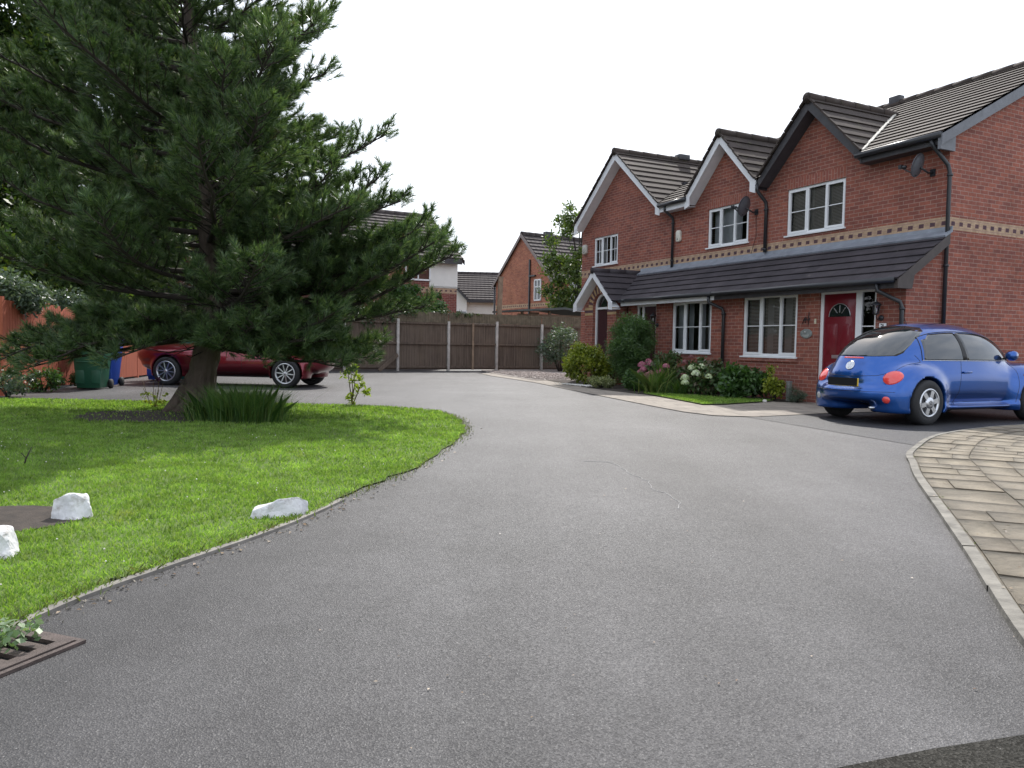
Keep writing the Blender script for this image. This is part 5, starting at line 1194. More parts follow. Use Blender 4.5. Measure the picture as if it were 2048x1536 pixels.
def wheel(parent, x, y, r, wd, side, rimr, spokes, mat, kind):
    w_ = MB(); o = side; f = lambda prof: [(a, b*o) for a, b in prof]
    w_.lathe(f([(rimr-.01, -wd/2), (r-.03, -wd/2), (r, -wd/2+.03), (r, wd/2-.03), (r-.03, wd/2), (rimr+.01, wd/2), (rimr-.01, wd/2-.015)]), 40, axis='x'); tw = w_.build('wheel', rubber, parent, smooth=True); tw.location = (x, y, r)
    h = MB(); 
    if kind == 'cap':
        h.lathe(f([(rimr+.004, wd/2-.004), (rimr, wd/2+.006), (rimr-.025, wd/2+.004), (rimr-.03, wd/2-.02)]), 40, axis='x'); h.lathe(f([(rimr-.03, wd/2-.022), (.0, wd/2-.022)]), 40, axis='x', m=1)
        h.lathe(f([(.085, wd/2-.01), (.08, wd/2+.012), (.045, wd/2+.018), (.0, wd/2+.018)]), 30, axis='x')
        for k in range(spokes):
            a = 2*math.pi*k/spokes+.2; da = .30; q = [(.07*math.cos(a-.5), .07*math.sin(a-.5)), ((rimr-.025)*math.cos(a-da*.62), (rimr-.025)*math.sin(a-da*.62)), ((rimr-.025)*math.cos(a+da*.62), (rimr-.025)*math.sin(a+da*.62)), (.07*math.cos(a+.5), .07*math.sin(a+.5))]
            h.prism(q, 'x', (wd/2-.02)*o, (wd/2+.006)*o)
    else:
        h.lathe(f([(rimr+.004, wd/2-.004), (rimr, wd/2+.004), (rimr-.022, wd/2), (rimr-.03, wd/2-.05)]), 40, axis='x'); h.lathe(f([(rimr-.03, wd/2-.07), (.0, wd/2-.07)]), 40, axis='x', m=1); h.lathe(f([(.05, wd/2-.05), (.045, wd/2-.01), (.0, wd/2-.005)]), 20, axis='x')
        for k in range(spokes):
            a = 2*math.pi*k/spokes+.1; c, s_ = math.cos(a), math.sin(a); h.beam(((wd/2-.02)*o, .03*c, .03*s_), ((wd/2-.012)*o, (rimr-.02)*c, (rimr-.02)*s_), .022, .02)
    hc = h.build('hubcap' if kind == 'cap' else 'rim', [mat, plain('wheel_dark', (.03, .03, .032), .6)], tw); return tw, hc
def disk_lines(mb, segs, ctr, ex, ez, nrm, s_, wd, th):
    for (a, b, c, e) in segs: mb.beam(ctr+ex*a*s_+ez*b*s_, ctr+ex*c*s_+ez*e*s_, wd, th, up=nrm)
VW = [(-.32, .72, 0, .08), (.32, .72, 0, .08), (-.74, .42, -.32, -.68), (-.32, -.68, 0, -.02), (0, -.02, .32, -.68), (.32, -.68, .74, .42)]

def blue_car():
    fA = HANG-math.pi  # heading into the drive
    t = empty('parked_car', (6.72, 12.33, 0), math.atan2(-.899, .4377), 'rounded bright blue small car parked on the drive beside the nearest house', 'car')
    def F(X, Y, Z):
        ax = np.abs(X)
        # plan taper of the lower hull
        hull = sq(ax, Y, Z, (0, 0, .56), (.755, 1.90, .36), (3.4, 3.2, 3.4), .36)
        cab = sq(ax, Y, Z, (0, -.30, .58), (.765, 1.64, .925), (3.0, 2.15, 2.25), .75)
        cab = smax(cab, .45-Z, .05)
        hood = sq(ax, Y, Z, (0, 1.0, .52), (.60, .98, .42), (2.4, 2.3, 2.4), .42)
        b = smin(hull, cab, .05); b = smin(b, hood, .08)
        for yc in (-1.255, 1.255):
            fd = sq(ax, Y, Z, (.50, yc, .36), (.362, .60 if yc < 0 else .62, .545), (2.9, 2.5, 2.5), .36); b = smin(b, fd, .045)
        bump = sq(ax, Y, Z, (0, 0, .43), (.815, 2.04, .175), (3.6, 3.0, 4), .17); bump = smax(bump, 1.55-np.abs(Y), .05); b = smin(b, bump, .03)
        sill = sq(ax, Y, Z, (0, 0, .25), (.80, 1.0, .055), (4, 6, 3), .055); b = smin(b, sill, .03)
        # rear plate recess
        rec = sq(ax, Y, Z, (0, -2.06, .60), (.30, .05, .085), (6, 3, 5), .05); b = smax(b, -rec, .02)
        for yc in (-1.255, 1.255):
            wl = np.sqrt((Y-yc)**2+(Z-.32)**2)-.372; wl = smax(wl, .50-ax, .01); b = smax(b, -wl, .012)
        return smax(b, .17-Z, .02)
    V, Fc = surfnets(F, (-.92, -2.12, .1), (.92, 2.12, 1.56), .02)
    body = fast('body', V, Fc, bluep, t, smooth=True); B = Body(V, Fc)
    blk = plain('black_rubber_trim', (.012, .012, .013), .6)
    # glass
    rear = [(-.50, .985), (-.35, .975), (0, .97), (.35, .975), (.50, .985), (.53, 1.03), (.525, 1.15), (.49, 1.28), (.44, 1.36), (.36, 1.41), (.2, 1.435), (0, 1.44), (-.2, 1.435), (-.36, 1.41), (-.44, 1.36), (-.49, 1.28), (-.525, 1.15), (-.53, 1.03)]
    patch(B, rear, 'rear', 'rear_window', carglass, t, .003)
    front = [(-.50, .99), (0, .96), (.50, .99), (.52, 1.05), (.42, 1.32), (.3, 1.37), (0, 1.39), (-.3, 1.37), (-.42, 1.32), (-.52, 1.05)]
    patch(B, front, 'front', 'windscreen', carglass, t, .003)
    def arc(y0, y1, z0, top):
        pts = [(y0, z0)]; return pts
    def roofz(y): return .58+.765*max(0, 1-abs((y+.28)/1.60)**2.2)**(1/2.25)
    qw = [(-1.16, .935)]+[(y, max(.95, roofz(y+.06)-.05*(1 if y < -1 else 0))) for y in np.linspace(-1.10, -.40, 9)]+[(-.33, .935)]
    dw = [(-.31, .935)]+[(y, max(.95, roofz(y))) for y in np.linspace(-.35, .86, 14)]+[(.93, .935)]
    for md in ('+x', '-x'):
        patch(B, qw, md, 'quarter_window', carglass, t, .003); patch(B, dw, md, 'door_window', carglass, t, .003); patch(B, [(-.405, .94), (-.305, .94), (-.345, 1.33), (-.405, 1.33)], md, 'door_pillar', blk, t, .006, K=3)
        seam(B, [[(-1.20, .928), (.98, .928)]], md, 'window_trim', silver if md == '+x' else blk, t, .005, .003)
        seam(B, [[(-1.20, .93)]+[(y, roofz(y+.04)+.015-.05*max(0, -y-.9)) for y in np.linspace(-1.14, .90, 26)]+[(.98, .93)]], md, 'window_seal', blk, t, .006, .002)
        seam(B, [[(-.40, 1.34), (-.46, .93), (-.50, .62), (-.55, .35), (-.56, .26)], [(.80, .30), (.86, .55), (.90, .90)], [(-.56, .265), (.80, .265)]], md, 'door_gap', blk, t, .0032)
        h_ = MB(); sx = 1 if md == '+x' else -1; p, n_ = B.proj((-.36, .76), md); h_.beam(p+Vector((.018*sx, -.09, 0)), p+Vector((.018*sx, .09, .002)), .03, .028); h_.build('door_handle', bluep, t, bevel=.008)
        h_ = MB(); p, n_ = B.proj((.80, .965), md); c = p+Vector((.12*sx, .02, .05)); h_.beam(p, c-Vector((.05*sx, 0, .03)), .05, .03, 1); 
        for k in range(1): h_.lathe([(0, -.10), (.05, -.085), (.075, -.04), (.08, .02), (.06, .06), (.0, .065)], 14, axis='x', c=c, m=0)
        h_.build('door_mirror', [bluep, blk], t, smooth=True)
        p, n_ = B.proj((1.0, .72), md); h_ = MB(); h_.lathe([(0, 0), (.018, 0), (.016, .01*sx), (0, .014*sx)], 10, axis='x', c=p); h_.build('side_repeater', amber, t)
    # tailgate gap
    tg_ = [(-.60, 1.0), (-.66, .90), (-.60, .76), (-.42, .70), (0, .675), (.42, .70), (.60, .76), (.66, .90), (.60, 1.0)]
    seam(B, [tg_], 'rear', 'tailgate_gap', blk, t, .0035); seam(B, [[(-.70, .475), (-.4, .47), (0, .468), (.4, .47), (.70, .475)]], 'rear', 'bumper_gap', blk, t, .003)
    patch(B, [(-.17, .942), (.17, .942), (.165, .960), (-.165, .960)], 'rear', 'high_brake_light', redlens, t, .006, K=3)
    for sx in (-1, 1):
        el = [(sx*.615+.118*math.cos(a), .675+.098*math.sin(a)) for a in np.linspace(0, 2*math.pi, 24, endpoint=False)]
        patch(B, el, 'rear', 'tail_light', redlens, t, .004, K=5, bulge=.010)
        el2 = [(sx*.60+.05*math.cos(a), .36+.05*math.sin(a)) for a in np.linspace(0, 2*math.pi, 16, endpoint=False)]
        patch(B, el2, 'rear', 'fog_light' if sx > 0 else 'reversing_light', redlens if sx > 0 else plain('clear_lens', (.5, .5, .5), .1), t, .004, K=3, bulge=.006)
        el3 = [(sx*.58+.12*math.cos(a), .66+.10*math.sin(a)) for a in np.linspace(0, 2*math.pi, 20, endpoint=False)]
        patch(B, el3, 'front', 'headlight', plain('headlight_lens', (.6, .62, .65), .08), t, .004, K=4, bulge=.01)
    # badge
    p, n_ = B.proj((0, .835), 'rear'); n_ = n_.normalized(); ex = Vector((1, 0, 0)); ez = n_.cross(ex).normalized(); 
    if ez.z < 0: ez = -ez
    m_ = MB(); n = 28; ring = lambda r, d_: [p+ex*(r*math.cos(2*math.pi*k/n))+ez*(r*math.sin(2*math.pi*k/n))+n_*d_ for k in range(n)]
    rs = [ring(.072, .0), ring(.072, .010), ring(.066, .014), ring(.060, .010), ring(.001, .010)]
    for i in range(4):
        for k in range(n): m_.face([rs[i][k], rs[i][(k+1) % n], rs[i+1][(k+1) % n], rs[i+1][k]])
    disk_lines(m_, VW, p+n_*.012, ex, ez, n_, .062, .011, .006)
    m_.build('round_badge', silver, t, smooth=False)
    # plate
    p, n_ = B.proj((0, .59), 'rear'); pl_ = MB(); yy = -2.035; pl_.box(-.27, .27, yy-.008, yy, .535, .655); po = pl_.build('number_plate', plain('yellow_plate', (.75, .52, .06), .4), t, bevel=.004)
    pl_ = MB(); pl_.box(-.271, .250, yy-.013, yy-.0085, .541, .657); o = pl_.build('plate_cover', plain('matt_black_cover', (.004, .004, .004), .9), po); o['label'] = 'plain black panel covering the plate'
    m_ = MB(); p, n_ = B.proj((0, -.72), 'top'); m_.tube([p, p+Vector((0, -.05, .09))], [.006, .003], 6); m_.build('aerial', blk, t)
    m_ = MB(); m_.tube([(-.50, -1.97, .99-.12), (-.52, -1.96, .80)], .008, 6) if False else m_.tube([(.0, -1.62, .985), (.18, -1.55, 1.02), (.36, -1.50, 1.05)], .006, 5); m_.build('rear_wiper', blk, t)
    for yc in (-1.255, 1.255):
        for sx in (-1, 1): 
            tw, hc = wheel(t, sx*.735, yc, .325, .20, sx, .205, 6, silver, 'cap')
            if sx > 0 and yc < 0:
                m_ = MB(); disk_lines(m_, VW, Vector((.1195, 0, 0)), Vector((0, 1, 0)), Vector((0, 0, 1)), Vector((1, 0, 0)), .042, .007, .004); m_.build('hub_emblem', plain('dark_metal', (.15, .15, .16), .4), tw)
    # underbody
    m_ = MB(); m_.box(-.60, .60, -1.2, 1.5, .19, .28); m_.build('underbody', blk, t)
    m_ = MB(); m_.tube([(.38, -1.93, .235), (.38, -1.6, .24)], .02, 10); m_.build('exhaust', silver, t)
blue_car()
def red_car():
    t = empty('parked_car', (0, 0, 0), R(83.1), 'dark red saloon car parked side on behind the pine trunk', 'car')
    ang = R(83.1); rx = Vector((math.cos(ang), math.sin(ang), 0)); ry = Vector((-math.sin(ang), math.cos(ang), 0)); wb = 1.42
    c = Vector((-5.08, 17.45, 0))+rx*.76+ry*wb; t.location = c
    def F(X, Y, Z):
        ax = np.abs(X)
        hull = sq(ax, Y, Z, (0, .09, .58), (.89, 2.29, .38), (3.0, 3.2, 3.0), .38)
        deck = sq(ax, Y, Z, (0, -1.66, .80), (.76, .62, .20), (3, 2.6, 2.6), .2); hood = sq(ax, Y, Z, (0, 1.35, .72), (.78, 1.05, .24), (3, 2.4, 2.4), .24)
        cab = sq(ax, Y, Z, (0, -.38, .75), (.72, 1.52, .68), (2.8, 2.3, 2.5), .6); cab = smax(cab, .6-Z, .05)
        b = smin(smin(smin(hull, deck, .06), hood, .06), cab, .05)
        for yc in (-wb, wb):
            fl = sq(ax, Y, Z, (.55, yc, .35), (.355, .46, .40), (3, 2.4, 2.4), .35); b = smin(b, fl, .04)
            wl = np.sqrt((Y-yc)**2+(Z-.33)**2)-.365; wl = smax(wl, .55-ax, .01); b = smax(b, -wl, .012)
        return smax(b, .20-Z, .02)
    V, Fc = surfnets(F, (-1.0, -2.5, .12), (1.0, 2.5, 1.5), .025); fast('body', V, Fc, redp, t, smooth=True); B = Body(V, Fc)
    blk = plain('black_rubber_trim', (.012, .012, .013), .6)
    side = [(-1.42, 1.0), (-1.25, 1.12), (-.95, 1.28), (-.5, 1.355), (0, 1.34), (.45, 1.22), (.80, 1.02), (.72, .975), (-1.38, .975)]
    for md in ('+x', '-x'):
        patch(B, [p for p in side if p[0] < -.33]+[(-.36, 1.35), (-.36, .975)] if False else [(-1.42, 1.0), (-1.25, 1.12), (-.95, 1.28), (-.42, 1.36), (-.42, .975), (-1.38, .975)], md, 'rear_side_window', carglass, t, .003)
        patch(B, [(-.36, .975), (-.36, 1.36), (0, 1.34), (.45, 1.22), (.80, 1.02), (.74, .975)], md, 'front_side_window', carglass, t, .003)
        seam(B, [[(-.39, 1.37), (-.39, .95), (-.42, .4)], [(.80, .95), (.78, .4)], [(-1.3, .95), (-1.05, .6)], [(-.42, .33), (.78, .33)]], md, 'door_gap', blk, t, .004)
        sx = 1 if md == '+x' else -1; h_ = MB()
        for y in (-.25, -1.15): p, n_ = B.proj((y, .83), md); h_.beam(p+Vector((.015*sx, -.09, 0)), p+Vector((.015*sx, .09, 0)), .03, .025)
        h_.build('door_handle', redp, t)
        patch(B, [(-2.12, .74), (-1.92, .76), (-1.90, .86), (-2.06, .86)], md, 'tail_light', redlens, t, .005, K=4); h_ = MB(); p, n_ = B.proj((.66, .99), md); h_.beam(p, p+Vector((.16*sx, 0, .05)), .07, .10); h_.build('door_mirror', redp, t, bevel=.02)
    patch(B, [(-.55, 1.02), (.55, 1.02), (.50, 1.30), (-.50, 1.30)], 'rear', 'rear_window', carglass, t, .003); patch(B, [(-.6, .98), (.6, .98), (.52, 1.32), (-.52, 1.32)], 'front', 'windscreen', carglass, t, .003)
    for yc in (-wb, wb):
        for sx in (-1, 1): wheel(t, sx*.76, yc, .325, .21, sx, .232, 10, silver, 'alloy')
    m_ = MB(); m_.box(-.6, .6, -1.6, 1.9, .22, .3); m_.build('underbody', blk, t)
red_car()

# ---------------------------------------------------------------- rocks on the lawn
def rock(label, x, y, V2, rot, seed, z=-.03, sub=3, sc=1):
    """V2: coarse hull points -> convex hull, subdivided and roughened"""
    import bmesh
    bm = bmesh.new()
    for p in V2: bm.verts.new(Vector(p)*sc)
    bmesh.ops.convex_hull(bm, input=bm.verts)
    for v in [v for v in bm.verts if not v.link_faces]: bm.verts.remove(v)
    bmesh.ops.triangulate(bm, faces=bm.faces); bmesh.ops.subdivide_edges(bm, edges=bm.edges, cuts=sub, use_grid_fill=True)
    bmesh.ops.subdivide_edges(bm, edges=bm.edges, cuts=1, use_grid_fill=True)
    from mathutils import noise as mn
    bmesh.ops.smooth_vert(bm, verts=bm.verts, factor=.5, use_axis_x=True, use_axis_y=True, use_axis_z=True)
    for v in bm.verts:
        n_ = v.co*14+Vector((seed, 0, 0)); v.co += Vector((mn.noise(n_), mn.noise(n_+Vector((9, 0, 0))), mn.noise(n_+Vector((0, 9, 0)))))*.018+Vector((mn.noise(n_*3), mn.noise(n_*3+Vector((5, 0, 0))), 0))*.005
    me = bpy.data.meshes.new('white_rock'); bm.to_mesh(me); bm.free(); me.materials.append(stonew); o = bpy.data.objects.new('white_rock', me); COL.objects.link(o); o.location = (x, y, z-.012); o.rotation_euler = (0, 0, rot)
    return tag(o, label, 'rock', 'white rocks along the lawn')
rock('squat upright white rock at the edge of the bare soil patch', -2.53, 4.42, [(-.11, -.05, 0), (.10, -.08, 0), (.13, .10, 0), (-.09, .12, 0), (-.10, -.04, .20), (-.01, -.03, .225), (.03, .0, .235), (.11, .03, .17), (.13, .04, .10), (.05, .10, .22), (-.09, .10, .19), (.02, -.08, .02)], 0, 1.3, sc=.86)
rock('long low white rock by the road edge of the lawn', -1.37, 4.58, [(-.17, -.10, 0), (.05, -.07, 0), (.17, .0, 0), (.15, .10, 0), (-.14, .08, 0), (-.15, -.07, .105), (-.06, -.06, .115), (.01, -.02, .155), (.10, .01, .165), (.15, .03, .13), (.17, .02, .06), (.08, .09, .14), (-.12, .06, .10)], .15, 4.1)
rock('largest white rock cut off by the left side of the view', -2.46, 3.62, [(-.22, -.10, 0), (.08, -.14, 0), (.17, .0, .02), (.12, .12, 0), (-.2, .15, 0), (-.2, -.08, .20), (-.06, -.10, .235), (.07, -.04, .21), (.13, .0, .14), (.05, .1, .2), (-.15, .12, .22)], -.1, 7.7, sc=.88)

# ---------------------------------------------------------------- wheelie bins
def bin_(name, x, y, rz, c, cl, label, lidop=0):
    t = empty('wheelie_bin', (x, y, 0), rz, label, 'bin', 'wheelie bins by the red fence'); m_ = plain(name, c, .45, .06)
    b = MB(); B0 = [(-.22, -.26), (.22, -.26), (.22, .22), (-.22, .22)]; T0 = [(-.285, -.36), (.285, -.36), (.285, .34), (-.285, .34)]
    for i in range(4):
        p, q, r, s_ = B0[i], B0[(i+1) % 4], T0[(i+1) % 4], T0[i]; b.face([(*p, .03), (*q, .03), (*r, .95), (*s_, .95)])
    b.face([(*p, .03) for p in B0[::-1]]); b.box(-.30, .30, -.375, .355, .94, .985); b.box(-.20, .20, -.345, -.30, .55, .58); b.box(-.24, -.06, -.30, -.262, .12, .5); b.box(.06, .24, -.30, -.262, .12, .5)
    b.build('bin_body', m_, t, bevel=.012); l = MB(); l.prism([(-.385, .985), (.33, .985), (.37, 1.03), (.2, 1.075), (-.3, 1.06), (-.39, 1.01)], 'x', -.30, .30); l.tube([(-.24, .40, 1.0), (.24, .40, 1.0)], .018, 8); l.box(-.26, -.2, .33, .41, .98, 1.02); l.box(.2, .26, .33, .41, .98, 1.02); l.build('lid', plain(name+'_lid', cl, .4, .06), t, bevel=.015)
    for sx in (-.27, .27): w_ = MB(); w_.lathe([(0, -.03), (.095, -.03), (.10, 0), (.095, .03), (0, .03)], 18, axis='x', c=(sx, .24, .10)); w_.build('wheel', rubber, t, smooth=False)
bin_('green_bin', -8.66, 16.0, R(10), (.018, .105, .058), (.02, .14, .08), 'dark green wheelie bin in front of the red fence, nearest of the bins')
bin_('blue_bin', -8.92, 16.95, R(8), (.02, .07, .38), (.02, .08, .42), 'bright blue wheelie bin just behind the green one')
bin_('blue_bin', -8.95, 19.75, R(4), (.02, .06, .36), (.02, .07, .40), 'blue wheelie bin behind the front of the red car, left one')
bin_('teal_bin', -8.35, 20.1, R(4), (.02, .16, .15), (.03, .22, .20), 'teal lidded wheelie bin behind the red car, next to the pine trunk')

# ---------------------------------------------------------------- drain grate with weeds
DG = Vector((-1.485, 2.61, 0)); e1 = Vector((-.344, -.939, 0)); e2 = Vector((-.939, .344, 0)); ga_ = math.atan2(e1.y, e1.x)
t = empty('drain_grate', DG, 0, 'rusty slotted iron drain grate by the lawn kerb at the bottom left', 'drain')
iron = plain('rusty_iron', (.075, .055, .048), .7, .35, 20, bump=.4)
def gp_(a, b, z): p = e1*a+e2*b; return (p.x, p.y, z)
m_ = MB(); Wd = .48
def bar(a0, a1, b0, b1, z0, z1):
    q = [(a0, b0), (a1, b0), (a1, b1), (a0, b1)]; A = [gp_(*p, z0) for p in q]; B_ = [gp_(*p, z1) for p in q]; m_.face(B_); 
    for i in range(4): m_.face([A[i], A[(i+1) % 4], B_[(i+1) % 4], B_[i]])
bar(-.025, Wd+.03, -.025, -.006, .001, .012); bar(-.025, -.006, -.006, .46, .001, .012)
bar(0, Wd, 0, .045, .002, .016); bar(0, Wd, .20, .235, .002, .016); bar(0, Wd, .39, .44, .002, .016)
for k in range(8): a = k*.0686; bar(a, a+.034, .045, .39, .002, .0155)
m_.build('iron_grate', iron, t); m_ = MB(); m_.face([gp_(-.004, -.004, .0015), gp_(Wd, -.004, .0015), gp_(Wd, .45, .0015), gp_(-.004, .45, .0015)]); m_.build('drain_pit', plain('pit_black', (.004, .004, .004), 1), t)
r_ = np.random.default_rng(91); C = []; rad = []
for i in range(80):
    a, b = r_.uniform(.02, .55), .44-.36*r_.uniform(0, 1)**1.3; 
    p = DG+e1*a+e2*b; C.append((p.x-DG.x, p.y-DG.y, .03+r_.uniform(0, .05))); rad.append(.035)
tw = empty('drain_weeds', DG, 0, 'pale green leafy weeds growing through and over the drain grate', 'weeds'); V, F = leaves(C, rad, 950, .015, 92, up=1.2, aspect=.7); V[:, 2] = np.maximum(V[:, 2], .018); fast('foliage', V, F, leafmat('pale_weed_leaves', [(.10, .17, .08), (.16, .25, .12), (.24, .32, .18)], .3), tw)
m_ = MB()
for i in range(26): c = C[r_.integers(len(C))]; q = C[r_.integers(len(C))]; m_.tube([(c[0], c[1], .01), ((c[0]*.6+q[0]*.4), c[1]*.6+q[1]*.4, .035), (c[0]*.3+q[0]*.7, c[1]*.3+q[1]*.7, .03)], .0022, 4)
m_.build('stem', plain('weed_stem', (.16, .12, .06), .8), tw)

# ---------------------------------------------------------------- plants on the lawn
def tuft(name, label, cat, x, y, rx, ry, n, h, wd, mat, seed, lean=.45, group=None, ang=0):
    r_ = np.random.default_rng(seed); P = r_.normal(0, .45, (n, 2))*np.array([rx, ry]); c, s_ = math.cos(ang), math.sin(ang); P = P@np.array([[c, s_], [-s_, c]])
    t = empty(name, (x, y, 0), 0, label, cat, group); V, F = blades(P, h, wd, lean, seed+1, z0=.0); V = V.reshape(-1, 5, 3); q = P/np.array([max(rx, ry)]*2); V[:, 3, :2] += q*h*.35; V[:, 3, 2] *= .93; V[:, 2, :2] += q*h*.1; V[:, 4, :2] += q*h*.1
    fast('blades', V.reshape(-1, 3), F, mat, t); return t
tuft('grass_clump', 'clump of long dark green grass growing against the foot of the pine', 'grass clump', -3.42, 9.85, .46, .22, 4200, .46, .0048, L_tuft, 201, lean=.38)
tuft('grass_clump', 'short dark grass clump at the left of the pine foot', 'grass clump', -4.02, 10.1, .25, .2, 360, .24, .012, L_tuft, 205)
t = empty('sapling', (-2.63, 12.75, 0), 0, 'thin young sapling with bright lime green leaves at the far edge of the lawn', 'sapling'); m_ = MB()
ST = [[(0, 0, 0), (.01, 0, .3), (-.03, 0, .62)], [(.01, 0, .02), (.10, .02, .25), (.17, .02, .42)], [(0, 0, .05), (-.05, 0, .4), (-.12, .02, .85)], [(0, 0, .1), (.04, 0, .35), (.03, .0, .58)]]
for s_ in ST: m_.tube(s_, [.012, .008, .003], 5)
m_.build('stem', plain('sapling_stem', (.14, .10, .05), .8), t)
C = [(-.06, 0, .60), (.02, 0, .66), (.06, .0, .52), (-.16, .02, .50), (.16, .02, .36), (.12, 0, .44), (.26, .0, .26), (.0, 0, .42), (.20, .02, .22), (.02, 0, .18), (-.05, .0, .14), (.0, .0, .06), (.08, .0, .30)]
V, F = leaves(C, [.07]*len(C), 210, .055, 211, up=.1, aspect=.28); V[:, 2] = np.maximum(V[:, 2], .01); fast('leaves', V, F, L_lime, t)
t = empty('wildflower', (-5.35, 11.6, 0), 0, 'spindly weed with one dark purple flower left of the pine foot', 'wildflower'); m_ = MB(); r_ = np.random.default_rng(5)
for i in range(7): dx = r_.uniform(-.2, .2); m_.tube([(dx*.2, 0, 0), (dx*.6, 0, .18), (dx, 0, r_.uniform(.25, .42))], .004, 4)
m_.tube([(0, 0, 0), (.05, 0, .3), (.06, 0, .44)], .005, 4); m_.build('stem', plain('sapling_stem', (.14, .10, .05), .8), t)
C = [(r_.uniform(-.2, .18), r_.uniform(-.05, .05), r_.uniform(.03, .24)) for _ in range(16)]; V, F = leaves(C, [.05]*16, 220, .022, 213); V[:, 2] = np.maximum(V[:, 2], .01); fast('leaves', V, F, L_yel, t)
V, F = leaves([(.06, 0, .45)], [.035], 60, .018, 214); fast('flower_head', V, F, plain('purple_petals', (.10, .02, .07), .7), t)
m_ = MB(); m_.tube([(0, 0, .0), (.02, .0, .07), (.06, .01, .16)], [.007, .006, .003], 5); m_.tube([(.02, 0, .07), (-.02, 0, .11)], .003, 4); o = m_.build('dead_twig', twig); o.location = (-3.95, 6.25, 0); tag(o, 'short dark dead twig sticking out of the shaded lawn', 'twig')

# ---------------------------------------------------------------- flower bed plants
def hs(name, label, cat, hx, hy, *a, **k): p = HW(hx, hy); return shrub(name, label, cat, p.x, p.y, *a, **k)
shrub('fence_shrub', 'grey green loose shrub against the back fence beside the end house', 'shrub', 1.95, 31.2, (1.15, .9, .85), 26, .34, 2600, .055, L_grey, 301, zc=1.05, stems=9)
hs('golden_shrub', 'bright yellow green dense shrub in front of the arched porch', 'shrub', 8.75, 2.05, (.72, .80, .56), 46, .22, 7500, .042, L_yel, 305, stems=8)
hs('feathery_shrub', 'tall feathery dark green shrub before the middle doorway', 'shrub', 6.95, 1.95, (.62, .66, .95), 80, .24, 26000, .05, L_feather, 311, zc=1.05, aspect=.15, stems=9, up=.0)
hs('variegated_shrub', 'low cream and green shrub spreading at the bed edge', 'shrub', 7.2, 2.62, (.50, .34, .17), 30, .12, 4200, .020, L_var, 315, stems=6)
hs('young_shrub', 'small mid green shrub between the variegated one and the pink hydrangea', 'shrub', 5.85, 2.55, (.30, .30, .27), 22, .13, 1700, .03, L_mid, 319, stems=6)
def hydrangea(label, hx, hy, r, heads, hcol, mat, seed, nleaf, zc=None):
    t = hs('hydrangea', label, 'hydrangea', hx, hy, r, 34, .2, nleaf, .05, mat, seed, zc=zc, group='hydrangeas in the flower bed'); t.rotation_euler = (0, 0, HANG)
    r_ = np.random.default_rng(seed+5)
    for (x, y, z, s_) in heads:
        n = 110; d = r_.normal(0, 1, (n, 3)); d /= np.linalg.norm(d, axis=1)[:, None]; d[:, 2] = np.abs(d[:, 2])*1.1-.25; P = np.array([x, y, z])+d*s_
        nv = d+r_.normal(0, .25, (n, 3)); nv /= np.linalg.norm(nv, axis=1)[:, None]; a = np.cross(nv, r_.normal(0, 1, (n, 3))); a /= np.linalg.norm(a, axis=1)[:, None]; b = np.cross(nv, a); q = s_*.26
        V = np.stack([P-a*q, P+b*q, P+a*q, P-b*q], 1).reshape(-1, 3); fast('flower_head', V, np.arange(n*4).reshape(n, 4), hcol, t)
    return t
pink = leafmat('pink_petals', [(.40, .12, .20), (.55, .20, .32), (.36, .14, .14)], .25); dpink = leafmat('faded_pink_petals', [(.24, .09, .10), (.34, .13, .15), (.20, .09, .08)], .2)
pw_ = leafmat('white_green_petals', [(.55, .62, .42), (.72, .76, .62), (.45, .56, .28)], .25)
HX = [(.55, .45, .62, .10), (.35, .55, .52, .09), (.10, .60, .36, .12), (.62, .2, .70, .09), (-.30, .55, .50, .09), (.48, .6, .30, .07), (-.05, .62, .45, .08), (.28, .62, .22, .08), (.70, .35, .45, .10), (.2, .45, .66, .09), (-.45, .5, .62, .08), (.6, .5, .18, .08)]
hydrangea('big pink flowered hydrangea under the middle house window', 5.55, 1.75, (.82, .55, .50), HX, pink, L_hyd, 331, 4600, zc=.52)
hydrangea('faded dusty pink hydrangea against the wall right of the big pink one', 4.75, 1.45, (.55, .4, .42), [(.3, .3, .72, .07), (.0, .35, .62, .08), (-.25, .3, .66, .06), (.2, .42, .42, .08), (-.3, .4, .4, .07), (.1, .3, .85, .06)], dpink, L_hyd, 335, 2400, zc=.46)
hydrangea('white hydrangea with greenish round heads right of the downpipe', 3.95, 2.0, (.42, .42, .38), [(.22, .25, .62, .095), (-.02, .2, .64, .09), (.25, .42, .40, .09), (.0, .32, .50, .10), (.14, .5, .30, .085), (-.32, .25, .45, .075)], pw_, L_hyd, 339, 2300, zc=.36)
hs('leafy_shrub', 'broad leaved mid green shrub below the nearest house window', 'shrub', 3.15, 1.75, (.70, .45, .36), 34, .18, 3600, .055, L_mid, 343, stems=7)
hs('leafy_shrub', 'thin yellowing spindly plant right of the leafy shrub', 'shrub', 2.48, 1.55, (.26, .26, .40), 14, .13, 900, .035, L_yel, 347, stems=7)
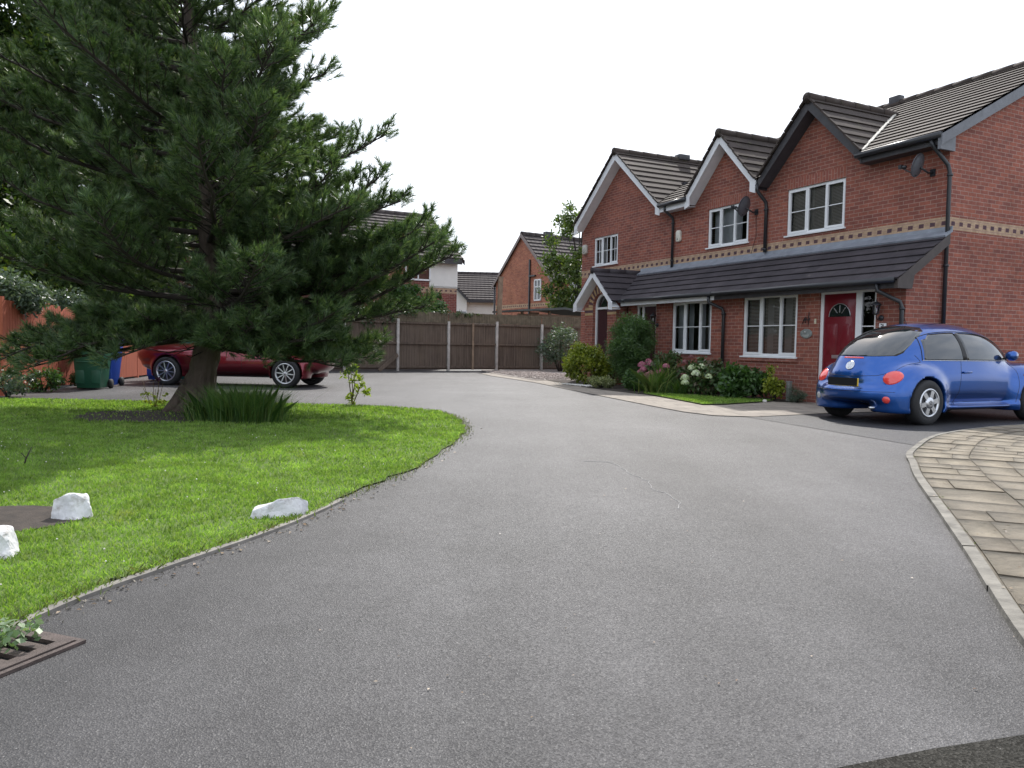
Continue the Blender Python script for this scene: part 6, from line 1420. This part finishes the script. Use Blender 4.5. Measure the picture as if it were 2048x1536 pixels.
def ht(label, hx, hy, rx, ry, n, h, seed, mat=L_flag, lean=.8): p = HW(hx, hy); return tuft('strappy_plant', label, 'strappy plant', p.x, p.y, rx, ry, n, h, .02, mat, seed, lean, ang=HANG)
ht('strappy leaved clump with arching pale blades at the edge of the little lawn', 4.95, 2.65, .34, .25, 230, .52, 351)
ht('tall upright fresh green blades in front of the pink hydrangea', 5.15, 2.3, .2, .18, 120, .72, 355, lean=.3)
ht('low dark strappy clump left of the white hydrangea', 4.45, 2.35, .25, .2, 140, .38, 357, mat=L_tuft)
hs('lavender_clump', 'dusty green lavender clump by the short grey post near the red door', 'lavender', 2.02, 1.38, (.26, .24, .17), 16, .1, 1500, .032, L_grey, 361, aspect=.12, stems=6)
m_ = MB(); m_.box(-.04, .04, -.04, .04, 0, .42); m_.box(-.045, .045, -.045, .045, .40, .425); o = m_.build('garden_post', plain('grey_post_wood', (.20, .20, .19), .9), bevel=.005); o.location = HW(2.3, 1.32); o.rotation_euler = (0, 0, HANG); tag(o, 'short grey wooden post in the bed beside the lavender', 'post')
m_ = MB(); m_.lathe([(0, 0), (.035, .0), (.045, .03), (.03, .055), (0, .06)], 12); o = m_.build('pebble', gravw, smooth=True); o.location = HW(2.2, 2.05, .012); tag(o, 'single white pebble on the path by the lavender', 'pebble')
m_ = MB(); m_.box(.0, .32, 1.0, 1.01, 0, .06)
broadleaf('broadleaf_tree', 'unseen dark leafy tree added past the left edge for the windows to reflect', -17.5, 11.5, 11, (0, 0, 6.2, 3.4, 3.4, 5.6), 90, .9, 30000, .13, L_dark, 401, .28, tg)  # unseen tree, added so the house windows reflect dark foliage
for i, (x, y, lab) in enumerate(((-12.6, 17.0, 'dark garden bush filling the gap behind the near end of the red fence'), (-12.4, 20.6, 'dark garden bush behind the far end of the red fence'))):
    shrub('dark_bush', lab, 'bush', x, y, (1.7, 2.3, 2.1), 40, .6, 11000, .085, L_dark, 411+i*5, group='dark bushes behind the red fence')
shrub('dark_bush', 'dark bush behind the back fence at the left, in line with the pine trunk', 'bush', -9.6, 28.2, (2.4, 1.2, 2.0), 40, .6, 12000, .085, L_dark, 425, group='dark bushes behind the red fence')
